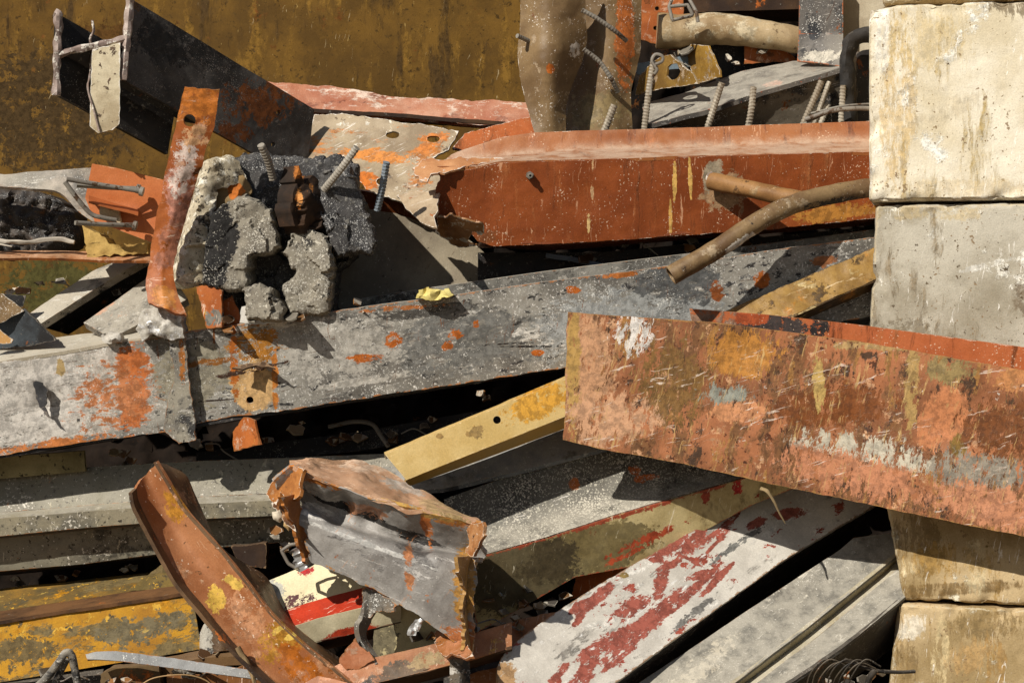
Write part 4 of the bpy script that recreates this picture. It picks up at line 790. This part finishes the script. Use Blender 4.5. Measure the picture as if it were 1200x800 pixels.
gch = mod(grey, ang=35, d=.6, col=S(108, 105, 97), col2=S(88, 85, 78), vs=5, layers=[(S(92, 88, 80), 6, .57, .10, (.4, 1.6)), (S(196, 188, 170), 12, .64, .04, (.5, 1.5)), (S(214, 208, 196), 90, .66, .03)], patches=[(960, 665, 60, 6, 35, S(196, 188, 170), .6, .6), (800, 785, 60, 10, 35, S(180, 170, 150), .6, .6), (935, 692, 12, 6, 35, S(56, 54, 50), .9, .5), (970, 633, 5, 3, 0, S(170, 176, 140), .9, .3)], scr=(S(206, 200, 186), .4, 0), scr2=(S(170, 160, 140), .3, 40))
# section: flat, ridge, groove, flat
def off(pts, dx, dy, dd): return [(x+dx, y+dy, d+dd) for x, y, d in pts]
r0 = [(700, 838, .82), (745, 802, .76), (880, 712, .56), (985, 643, .40), (1000, 630, .36), (1042, 624, .32)]
r1 = [(800, 845, .92), (850, 808, .86), (940, 740, .66), (1030, 668, .48), (1056, 646, .42)]
r2 = [(806, 850, .87), (856, 813, .81), (946, 745, .61), (1034, 673, .43), (1060, 650, .38)]
r3 = [(812, 856, .91), (862, 819, .85), (952, 750, .65), (1038, 679, .47), (1062, 656, .42)]
r4 = [(850, 870, .97), (888, 826, .92), (985, 760, .74), (1046, 712, .60), (1072, 690, .54)]
thing('ridged_grey_channel', 'plain grey channel with a long cream ridge at bottom right', 'steel channel', [
    ('web', loft([r0, r1], thick=.012, big=.004, amp=.001), gch),
    ('ridge', loft([r1, r2, r3], thick=.012, big=.001, amp=.0005), mod(gch, col=S(176, 164, 132), col2=S(140, 128, 98), patches=[])),
    ('flange', loft([r3, r4], thick=.012, big=.003, amp=.001), gch),
    ('side', loft([r4, off(r4, 8, 40, -.2)], thick=.012), darkm)])
one('frayed_twig', 'frayed tan straw hanging below the orange beam over the white tongue', 'straw', tube([(892, 572, .70), (900, 577, .72), (908, 590, .73), (914, 602, .73), (920, 613, .72)], .007, r2=.002, amp=.8), dict(col=S(150, 128, 92), rough=.9))
def cable(k, path, r, lb): one('frayed_cable', lb, 'cable', tube(path, r, amp=.2), mod(darkm, col=S(70, 62, 52)), group='frayed cables in the bottom right corner')
rr = random.Random(4)
for k in range(9):
    x = 950+k*6
    one('cable_strand', 'thin strand of the dark frayed cable bundle at bottom right', 'cable', tube([(x-6, 812, 1.0), (x, 790+rr.uniform(-3, 3), 1.04), (x+16, 776+rr.uniform(-4, 2), 1.05), (x+34, 778+rr.uniform(-3, 6), 1.03)], .0025), mod(darkm, col=S(78, 68, 54)), group='strands of the frayed cable bundle')
cable(0, [(990, 772, 1.03), (1020, 784, 1.02), (1050, 787, 1.0), (1072, 786, .98)], .006, 'thicker cable lying across the lowest concrete block corner')
cable(1, [(1015, 815, 1.0), (1018, 796, 1.02), (1026, 784, 1.03)], .010, 'dark cable standing up from the bottom edge')

# ================================================================== LEFT BOTTOM
gl = mod(grey, ang=3, d=.3, col=S(134, 128, 110), col2=S(106, 101, 88), layers=[(S(80, 76, 66), 6, .56, .08), (S(196, 186, 160), 16, .61, .04, (1.6, .6)), (S(66, 60, 50), 60, .60, .04), (S(170, 100, 70), 14, .67, .03)], specks=(S(214, 206, 190), 60, .35), scr=(S(200, 190, 168), .3, 85), scr2=(S(180, 170, 150), .3, 0), patches=[])
xs = [-80, 0, 100, 230, 345, 470]
def rail(ys, d): return [(x, y, d) for x, y in zip(xs, ys)]
thing('olive_grey_channel', 'olive grey dusty channel running from the left edge behind the curved beam', 'steel channel', [
    ('web', loft([rail([564, 556, 547, 540, 536, 530], .28), rail([610, 600, 592, 582, 577, 570], .36)], thick=.012, big=.004), gl),
    ('lip', loft([rail([610, 600, 592, 582, 577, 570], .36), rail([616, 607, 599, 590, 585, 578], .45), rail([638, 628, 618, 608, 603, 596], .44)], thick=.012, big=.002), mod(gl, col=S(150, 140, 116))),
    ('flange', loft([rail([642, 631, 621, 611, 606, 599], .36), rail([684, 669, 660, 643, 634, 630], .33)], thick=.03, big=.004), gl),
    ('flange', loft([rail([684, 669, 660, 643, 634, 630], .32), rail([690, 674, 664, 648, 640, 636], .12)], thick=.012), darkm)])
yr = dict(col=S(196, 130, 34), col2=S(160, 104, 32), vs=6, ang=10, d=.55, layers=[(S(122, 104, 66), 7, .53, .06, (.6, 1.3)), (S(206, 128, 24), 9, .56, .08), (S(92, 80, 56), 20, .59, .04), (S(214, 160, 60), 26, .62, .04)], patches=[(170, 735, 60, 14, 14, S(116, 104, 76), .6, .6), (30, 760, 40, 16, 0, S(110, 92, 56), .6, .6)], scr=(S(222, 180, 90), .25, 10), rough=.7)
thing('yellow_rust_beam', 'bright yellow orange rusted beam at the lower left', 'steel beam', [
    ('web', loft([[(-80, 742, .58), (0, 729, .58), (225, 694, .56)], [(-80, 812, .60), (0, 799, .60), (236, 760, .58)]], thick=.014, big=.004), yr),
    ('lip', loft([[(-80, 732, .42), (0, 716, .42), (222, 682, .40)], [(-80, 741, .59), (0, 727, .59), (224, 692, .57)]], thick=.012), mod(rustdk, col=S(110, 70, 44), dust=(S(130, 86, 56), .4))),
    ('rear_flange', loft([[(-80, 700, .24), (0, 690, .24), (200, 668, .22)], [(-80, 732, .42), (0, 716, .42), (222, 682, .40)]], thick=.012), mod(yr, col=S(140, 100, 44), col2=S(90, 76, 46)))])
one('olive_gusset', 'triangular olive gusset plate leaning on the yellow beam', 'steel plate', poly([(150, 692), (196, 656), (222, 648), (222, 684), (180, 690)], d=.42), mod(yr, col=S(130, 108, 56), col2=S(96, 84, 50)))
one('brown_spacer', 'brown block shaded behind the curved beam', 'steel block', poly([(270, 640), (312, 636), (312, 666), (280, 660)], d=.44, thick=.06), rustdk)

cu = dict(col=S(180, 110, 82), col2=S(154, 84, 58), vs=5, d=1.0, ang=-50, layers=[(S(200, 140, 108), 8, .56, .1), (S(150, 78, 42), 9, .60, .06), (S(120, 76, 50), 30, .64, .04)],
    patches=[(205, 590, 14, 20, -20, S(196, 122, 52), .7, .5), (253, 703, 9, 13, 20, S(226, 178, 84), .85, .6), (273, 683, 11, 6, -30, S(230, 186, 96), .8, .6), (325, 752, 30, 20, -50, S(186, 120, 50), .8, .5), (350, 780, 30, 16, -40, S(180, 88, 36), .8, .5), (322, 740, 12, 3, 35, S(232, 190, 96), .9, .6), (340, 745, 7, 3, 30, S(232, 190, 96), .9, .6), (290, 725, 30, 20, -40, S(196, 128, 100), .6, .5)],
    scr=(S(220, 180, 150), .25, 0), specks=(S(225, 200, 175), 60, .12), edge=(S(130, 80, 50), .003), rough=.45)
cl = [(160, 572, 1.0), (164, 590, 1.0), (186, 632, 1.0), (211, 677, 1.01), (241, 713, 1.02), (271, 749, 1.03), (300, 778, 1.04), (330, 806, 1.05), (350, 830, 1.05)]
cr = [(183, 540, .98), (196, 562, .98), (218, 598, .98), (257, 641, .99), (287, 677, 1.0), (317, 716, 1.01), (354, 752, 1.02), (392, 783, 1.03), (430, 812, 1.03)]
thing('curved_brown_beam', 'curved salmon brown channel with yellow flakes at the lower left', 'steel beam', [
    ('web', loft([cr, [((x+X_)/2, (y+Y_)/2, (d+D_)/2-.045) for (x, y, d), (X_, Y_, D_) in zip(cl, cr)], cl], thick=.010, smooth=True, prof=True, big=.004, jag=(.01, 0)), cu),
    ('flange', loft([[(x+dx, y+dy, .80) for (x, y, d), dx, dy in zip(cr, (12, 22, 16, 3, 24, 14, 8, 6, 4), (4, -4, -6, 0, -3, -8, -10, -12, -12))], cr], thick=.010, smooth=True), mod(cu, col=S(112, 82, 58), col2=S(84, 60, 42), patches=[])),
    ('flange', loft([[(x, y, d+.0) for x, y, d in cl], [(x-5, y+5, d+.06) for x, y, d in cl]], thick=.012, smooth=True, amp=.001), mod(rustdk, col=S(110, 78, 54)))])

# crumpled centre beam
cw = dict(pst=(.6, 1.5), col=S(158, 153, 146), col2=S(122, 117, 111), vs=6, d=1.0, ang=-20,
    layers=[(S(96, 92, 88), 6, .57, .08, (.6, 1.5)), (S(186, 180, 172), 12, .60, .05, (.5, 1.8)), (S(190, 96, 54), 14, .665, .02), (S(200, 194, 184), 80, .66, .03)],
    patches=[(365, 560, 28, 10, -22, S(196, 106, 54), .7, .6), (395, 594, 30, 5, -24, S(40, 37, 35), 1, .3), (428, 606, 24, 5, -20, S(34, 32, 30), 1, .3), (488, 632, 20, 6, -14, S(52, 49, 46), 1, .35), (455, 618, 60, 2.5, -20, S(60, 56, 52), 1, .4), (440, 638, 90, 2.5, -20, S(190, 186, 178), .7, .5), (372, 576, 26, 7, -24, S(200, 196, 188), .8, .4), (500, 616, 5, 18, 10, S(206, 104, 60), .9, .6), (480, 665, 4, 30, 4, S(190, 110, 80), .7, .7), (425, 600, 30, 8, 0, S(188, 120, 96), .5, .8), (540, 610, 26, 8, -10, S(190, 108, 58), .6, .6), (480, 590, 60, 6, -18, S(190, 144, 80), .7, .6), (545, 680, 12, 40, 0, S(176, 124, 66), .75, .5), (545, 745, 22, 18, 0, S(176, 96, 66), .8, .5), (370, 600, 20, 6, -20, S(214, 208, 198), .8, .6), (350, 640, 10, 20, 0, S(186, 110, 56), .6, .6)],  # black patches paint shade into the dents, long pale line the ridge highlight
    scr=(S(206, 200, 190), .5, 0), scr2=(S(196, 120, 86), .3, 80), edge=(S(180, 110, 60), .005), rough=.42, bump=.9)
ct = dict(sat=.85, patches=[(410, 548, 40, 5, -8, S(214, 176, 148), .6, .6), (470, 575, 30, 4, -20, S(170, 164, 152), .7, .6), (380, 545, 20, 4, 0, S(130, 84, 50), .7, .6), (520, 598, 30, 5, -20, S(176, 140, 84), .7, .5)], col=S(190, 134, 98), col2=S(158, 100, 64), d=1.0, ang=-10, layers=[(S(214, 162, 128), 9, .56, .06, (.4, 2)), (S(146, 98, 54), 12, .60, .05)], scr=(S(226, 190, 160), .5, -5), rough=.5, edge=(S(214, 170, 120), .003), dust=(S(205, 150, 115), .3))
tornm = dict(col=S(190, 112, 66), col2=S(140, 78, 42), vs=12, layers=[(S(206, 160, 128), 18, .60, .05), (S(84, 60, 42), 16, .60, .05)], scr=(WHITE, .4, 30), edge=(S(220, 205, 185), .0016), rough=.45, bump=1)
a0 = [(322, 562, 1.0), (340, 546, 1.0), (360, 556, 1.02), (437, 584, 1.04), (500, 600, 1.05), (562, 614, 1.06)]
a1 = [(346, 590, .93), (352, 588, .93), (375, 596, .92), (437, 622, .93), (500, 640, .95), (562, 652, .97)]
a1b = [(347, 604, 1.03), (353, 602, 1.03), (375, 610, 1.04), (437, 637, 1.05), (500, 655, 1.06), (558, 664, 1.06)]
a2 = [(364, 656, 1.02), (372, 660, 1.02), (400, 672, 1.02), (437, 690, 1.03), (490, 720, 1.04), (552, 768, 1.04)]
thing('crumpled_beam', 'short crumpled grey beam with orange top, torn at both ends, in the centre', 'steel beam', [
    ('web', loft([a0, a1, a1b, a2], thick=.014, res=.008, big=.014, amp=.003, jag=(.05, .03), jtb=(.006, .01), prof=True, dents=[(398, 597, 14, -.04), (432, 608, 12, -.035), (490, 632, 14, -.02), (520, 700, 40, .015), (480, 660, 20, -.008)]), cw),
    ('top_flange', loft([[(340, 541, .78), (380, 536, .76), (425, 537, .74), (470, 560, .8), (520, 590, .86), (566, 610, .95)], [(370, 546, .9), (430, 562, .90), (500, 588, .94), (562, 606, 1.0)], [(339, 546, 1.0), (360, 556, 1.02), (437, 583, 1.04), (500, 599, 1.05), (562, 613, 1.06)]], thick=.014, big=.022, amp=.006, jag=(.03, .03), jtb=(.02, .004), dents=[(420, 560, 20, .02), (480, 585, 16, -.02)]), ct),
    ('torn_end', poly([(312, 578), (318, 566), (330, 554), (342, 545), (356, 551), (350, 566), (352, 580), (338, 586), (330, 578), (322, 590)], d=1.0, g=(.5, .3), big=.03, jag=1.6, thick=.012), tornm, 'jagged rusty torn left end'),
    ('torn_end', poly([(334, 582), (350, 578), (354, 596), (362, 622), (366, 656), (360, 660), (350, 628), (342, 604)], d=1.03, g=(-.6, 0), big=.03, jag=1.8, thick=.012), mod(tornm, col=S(186, 104, 56))),
    ('torn_end', poly([(316, 588), (330, 580), (340, 600), (346, 622), (338, 616), (326, 600)], d=.96, g=(.5, .4), big=.03, jag=1.6, thick=.01), mod(tornm, col=S(120, 72, 44), col2=S(70, 46, 30))),
    ('curl', poly([(536, 653), (546, 650), (556, 656), (557, 690), (555, 730), (552, 768), (543, 762), (545, 735), (540, 712), (546, 690), (536, 670)], d=1.075, g=(-.9, 0), big=.015, jag=1.6, thick=.012), mod(tornm, col=S(176, 130, 80), col2=S(130, 92, 52)), 'bent ochre right edge'),
    ('curl', poly([(545, 612), (566, 613), (568, 628), (560, 640), (556, 652), (545, 648), (550, 632)], d=1.075, g=(.5, 0), big=.015, jag=1.4, thick=.012), mod(tornm, col=S(176, 120, 84))),
    ('hanging_shred', poly([(512, 742), (528, 738), (545, 752), (556, 768), (546, 771), (530, 764), (522, 768), (510, 756)], d=1.06, g=(.3, .6), big=.02, jag=1.8), mod(tornm, col=S(184, 112, 88)))])
for k, (o, lb) in enumerate([([(319, 600), (328, 598), (334, 606), (328, 612), (320, 608)], 'whitish pebble caught under the torn end, upper one'), ([(334, 610), (344, 608), (346, 618), (338, 622), (332, 616)], 'tan pebble caught under the torn end, lower one')]):
    one('pebble', lb, 'pebble', poly(o, d=.96, thick=.02, dome=.02, domew=.01, jag=.8, res=2), dict(col=S(214, 200, 176) if k == 0 else S(186, 148, 104), rough=.8), group='pebbles under the crumpled beam')
one('steel_loop', 'flat steel wire loop poking out left of the crumpled beam', 'wire', tube([(352, 668, .9), (338, 660, .9), (330, 645, .9), (340, 638, .9), (352, 636, .9)], .006, smooth=False), steel)
one('crushed_can', 'crushed silvery ribbed can wedged beside the crumpled beam', 'can', tube([(350, 640, .93), (356, 652, .93), (362, 664, .93)], .028, sides=16, amp=.6, rib=.2), dict(col=S(190, 188, 184), rough=.3, metal=.5))

# cream and red painted piece
thing('cream_red_beam', 'cream painted beam with a red stripe under the crumpled beam', 'steel beam', [
    ('web', loft([[(300, 686, .74), (364, 660, .72), (470, 620, .7)], [(312, 722, .82), (360, 706, .81), (470, 676, .8)]], thick=.012, big=.003), dict(col=S(222, 208, 168), col2=S(200, 186, 148), d=.78, patches=[(350, 703, 18, 7, 20, S(80, 30, 30), .7, .6), (355, 668, 10, 7, 0, S(190, 30, 30), .9, .6), (312, 695, 18, 14, 0, S(176, 172, 158), .8, .5)], rough=.45)),
    ('flange', loft([[(312, 722, .82), (360, 706, .81), (470, 676, .8)], [(330, 738, .88), (372, 724, .87), (470, 700, .86)]], thick=.012, big=.002), dict(col=S(190, 36, 30), col2=S(160, 28, 26), layers=[(S(214, 110, 90), 20, .64, .03), (S(210, 200, 178), 10, .68, .02)], rough=.4, scr=(S(226, 190, 170), .4, 20)), 'bright red stripe face'),
    ('lower_face', loft([[(330, 738, .88), (372, 724, .87), (470, 700, .86)], [(350, 757, .86), (380, 750, .85), (470, 728, .84)]], thick=.012), dict(col=S(206, 194, 160), col2=S(176, 164, 132), d=.85, patches=[(410, 742, 26, 7, 14, S(176, 40, 34), .8, .5)], rough=.5)),
    ('underside', loft([[(350, 757, .86), (470, 728, .84)], [(354, 768, .78), (470, 740, .76)]], thick=.01), rustdk)])
one('cream_plate', 'plain cream plate in the opening below the crumpled beam', 'steel plate', poly([(440, 700), (470, 712), (520, 724), (524, 752), (470, 770), (436, 772)], d=.84, thick=.02), dict(col=S(206, 190, 144), col2=S(180, 164, 120), rough=.6, d=.84, patches=[(448, 740, 18, 40, 0, S(120, 110, 84), .8, .4)]))
one('crumpled_foil', 'crumpled silver foil scrap hanging under the crumpled beam', 'foil scrap', poly([(477, 738), (484, 728), (492, 724), (498, 722), (494, 732), (486, 745), (479, 744)], d=1.02, thick=.012, dome=.01, rough=.02, jag=1.5, res=2), dict(col=S(206, 204, 200), rough=.3, metal=.4))
thing('twisted_bracket', 'twisted dark bracket with a flared top standing below the crumpled beam', 'bracket', [
    ('stem', loft([[(426, 690, .98), (444, 694, .98)], [(428, 712, .99), (442, 716, .97)], [(422, 734, 1.0), (432, 740, .96)], [(424, 752, 1.0), (436, 758, .96)], [(440, 776, 1.02), (452, 780, .98)]], thick=.02, prof=True, jag=(.01, .01)), mod(grey, col=S(110, 96, 80), layers=[(RUST, 12, .6, .04)])),
    ('flared_top', poly([(426, 688), (444, 692), (464, 708), (462, 716), (444, 716), (436, 722), (430, 718)], d=1.0, g=(.3, 0), big=.02, jag=1.5), mod(grey, col=S(124, 108, 88)))])
thing('blotched_red_beam', 'low reddish beam with black blotches along the bottom edge', 'steel beam', [
    ('web', loft([[(340, 808, 1.0), (364, 796, 1.0), (400, 776, 1.0), (430, 772, 1.0), (500, 756, .98), (560, 740, .95), (600, 728, .9)], [(380, 830, 1.04), (400, 812, 1.04), (440, 800, 1.04), (500, 786, 1.02), (560, 770, .99), (600, 758, .95)]], thick=.012, big=.006), mod(orange, d=1.0, col=S(176, 100, 72), col2=S(136, 72, 48), patches=[(475, 785, 22, 12, 10, S(70, 62, 52), .85, .5), (440, 796, 16, 8, 10, S(56, 48, 42), .8, .5), (500, 772, 22, 8, 10, S(150, 130, 90), .7, .5), (405, 780, 24, 6, 30, S(206, 130, 104), .7, .5)])),
    ('flange', loft([[(400, 812, 1.04), (500, 787, 1.02), (600, 759, .95)], [(400, 822, .9), (500, 797, .88), (600, 769, .8)]], thick=.01), rustdk)])
one('pink_torn_strip', 'pinkish torn strip at the base of the twisted bracket', 'steel strip', poly([(395, 775), (404, 762), (416, 748), (420, 756), (434, 764), (436, 774), (420, 782), (404, 784)], d=1.02, big=.015, jag=2), mod(orange, col=S(186, 112, 90)))
one('small_post', 'short dark post standing at the bottom edge', 'post', loft([[(527, 772, 1.02), (540, 772, 1.02), (551, 774, .98)], [(527, 815, 1.02), (540, 815, 1.02), (552, 815, .98)]], thick=.02), mod(grey, col=S(110, 96, 78)))

# bottom left small things
one('white_pipe_bracket', 'rounded whitish bracket end right of the yellow beam', 'bracket', loft([[(234, 742, .72), (240, 730, .74), (252, 724, .74), (262, 728, .74), (290, 742, .7)], [(234, 772, .74), (240, 768, .76), (252, 764, .76), (264, 762, .76), (290, 764, .72)]], thick=.04, smooth=True), mod(grey, col=S(170, 164, 150), d=.75, patches=[(270, 750, 20, 24, 0, S(92, 66, 46), .9, .3)]))
one('grey_flat_bar', 'long thin grey flat bar with a rounded end at the bottom left', 'flat bar',
    loft([[(100, 766, .92), (112, 763, .92), (134, 762, .92), (200, 770, .93), (290, 784, .94), (330, 790, .94)], [(102, 772, .93), (115, 772, .93), (140, 774, .93), (200, 782, .94), (290, 794, .95), (330, 800, .95)]], thick=.012, smooth=False), mod(grey, col=S(150, 150, 148), col2=S(124, 124, 122), layers=[(S(90, 88, 86), 9, .58, .06)]))
one('bent_tube_hoop', 'bent grey tube hoop poking up at the bottom left', 'tube', tube([(36, 812, .96), (56, 792, .97), (70, 774, .98), (77, 764, .98), (84, 768, .97), (88, 785, .96), (94, 815, .95)], .013, sides=14, amp=.12), mod(grey, col=S(150, 140, 124)))
one('inner_tube_leg', 'second grey tube leg inside the hoop', 'tube', tube([(60, 815, .93), (68, 792, .94), (78, 772, .95)], .012, sides=12), mod(grey, col=S(120, 114, 104)))
one('brown_plate_piece', 'olive brown plate along the bottom edge under the flat bar', 'steel plate', poly([(118, 790), (130, 782), (186, 778), (190, 815), (118, 815)], d=.84, thick=.06), mod(rustdk, col=S(110, 88, 56), col2=S(80, 62, 40)))
one('dark_brown_ledge', 'brown ledge between the yellow beam and the flat bar', 'flat bar', loft([[(180, 772, .66), (240, 760, .68), (300, 756, .68)], [(180, 782, .8), (240, 770, .8), (300, 768, .8)]], thick=.03), mod(rustdk, col=S(110, 78, 50)))
one('orange_brown_sheet', 'orange brown sheet at the bottom edge beside the curved beam', 'steel sheet', poly([(196, 790), (250, 790), (300, 775), (320, 815), (196, 815)], d=.82), mod(orange, col=S(130, 76, 40), col2=S(96, 56, 32)))
one('frayed_root', 'pale splintered stick under the curved beam', 'stick', tube([(278, 758, 1.08), (288, 775, 1.08), (296, 790, 1.08), (300, 815, 1.08)], .009, amp=.9), dict(col=S(150, 120, 88), rough=.8))
one('thin_wire', 'thin pale wire arching along the bottom edge', 'wire', tube([(160, 806, 1.0), (180, 794, 1.0), (215, 790, 1.0), (240, 796, 1.0), (256, 810, 1.0)], .0022), dict(col=S(170, 130, 90), rough=.5))
one('low_black_beam', 'black beam below the yellow rusted beam at the bottom left', 'steel beam', loft([[(-60, 808, .6), (120, 790, .6)], [(-60, 850, .5), (120, 840, .5)]], thick=.03), darkm)
# pieces half seen in the gaps, with dark filler added to blacken them
one('gap_hook', 'dim steel hook in the dark gap left of the yellow channel', 'hook', tube([(385, 500, .2), (415, 494, .22), (436, 497, .24), (446, 510, .26), (455, 523, .28)], .008), mod(steel, col=S(90, 86, 80)))
one('gap_filler_bar', 'dark brown filler bar added to blacken the gap above the yellow channel', 'flat bar', loft([[(230, 530, .1), (420, 506, .1), (680, 460, .1)], [(230, 548, .12), (420, 528, .12), (680, 486, .12)]], thick=.03), mod(darkm, col=S(40, 34, 30), dust=(BROWN, .2)))
one('gap_filler_beam', 'dark red brown filler beam added to blacken the gap below the red beam', 'steel beam', loft([[(560, 296, .05), (700, 296, .05), (1060, 262, .05)], [(560, 330, .05), (700, 316, .05), (1060, 280, .05)]], thick=.05), mod(darkm, col=S(50, 36, 30)))
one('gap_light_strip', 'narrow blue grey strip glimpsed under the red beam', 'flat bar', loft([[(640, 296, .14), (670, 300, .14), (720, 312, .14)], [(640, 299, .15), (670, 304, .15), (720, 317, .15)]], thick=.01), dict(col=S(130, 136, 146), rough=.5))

# small flakes and wires in the gaps
sr = random.Random(11)
spots = [(350, 500, .12), (420, 515, .16), (500, 495, .14), (560, 465, .12), (300, 515, .1), (130, 535, .2), (160, 540, .2), (240, 520, .15), (380, 520, .14), (470, 508, .14), (600, 705, .5), (620, 690, .46), (650, 700, .45), (590, 720, .5), (640, 712, .5), (580, 700, .48), (610, 728, .62), (560, 730, .7), (250, 770, .75), (215, 785, .82), (60, 790, .7), (140, 790, .86), (235, 788, .86), (20, 680, .15), (80, 676, .15), (150, 668, .15),
         (330, 640, .4), (320, 625, .4), (345, 650, .45), (500, 750, .86), (470, 765, .86), (790, 62, -.4), (850, 70, -.42), (900, 60, -.4), (725, 285, .1), (800, 286, .1), (880, 280, .1), (680, 300, .1), (150, 345, .1), (20, 338, .2), (60, 330, .18), (300, 372, .57), (345, 372, .57), (410, 358, .5), (270, 378, .55), (1020, 790, .7), (1000, 796, .8), (985, 800, .85)]
FL = [dict(col=c, rough=.7, edge=(PALE, .001)) for c in [S(120, 80, 50), S(96, 60, 36), S(130, 122, 108), S(150, 96, 58), S(80, 74, 66), S(160, 140, 110)]]
for i, (x, y, d) in enumerate(spots):
    for q in range(2):
        cx, cy = x+sr.uniform(-14, 14), y+sr.uniform(-6, 6); r = sr.uniform(4, 11); a0_ = sr.uniform(0, 6.28); m = sr.choice((4, 5, 6))
        o = [(cx+r*sr.uniform(.6, 1.4)*math.cos(a0_+6.283*j/m), cy+r*.6*sr.uniform(.6, 1.3)*math.sin(a0_+6.283*j/m)) for j in range(m)]
        one('scrap_flake', 'small dull rusty flake lodged in a gap between the beams', 'scrap flake', poly(o, d=d+q*.03, g=(sr.uniform(-1.2, 1.2), sr.uniform(0, 1.5)), thick=.006, big=.01, jag=1.2, res=3.5), FL[sr.randrange(6)], group='small flakes lodged in the gaps')
for i in range(9):
    x, y, d = spots[sr.randrange(len(spots))]; pts = [(x, y, d+.03)]
    for j in range(4): pts.append((pts[-1][0]+sr.uniform(4, 18), pts[-1][1]+sr.uniform(-9, 9), pts[-1][2]+sr.uniform(-.02, .03)))
    one('thin_wire', 'thin crooked wire end lodged in a gap between the beams', 'wire', tube(pts, .0028, sides=8), steel, group='thin wires lodged in the gaps')
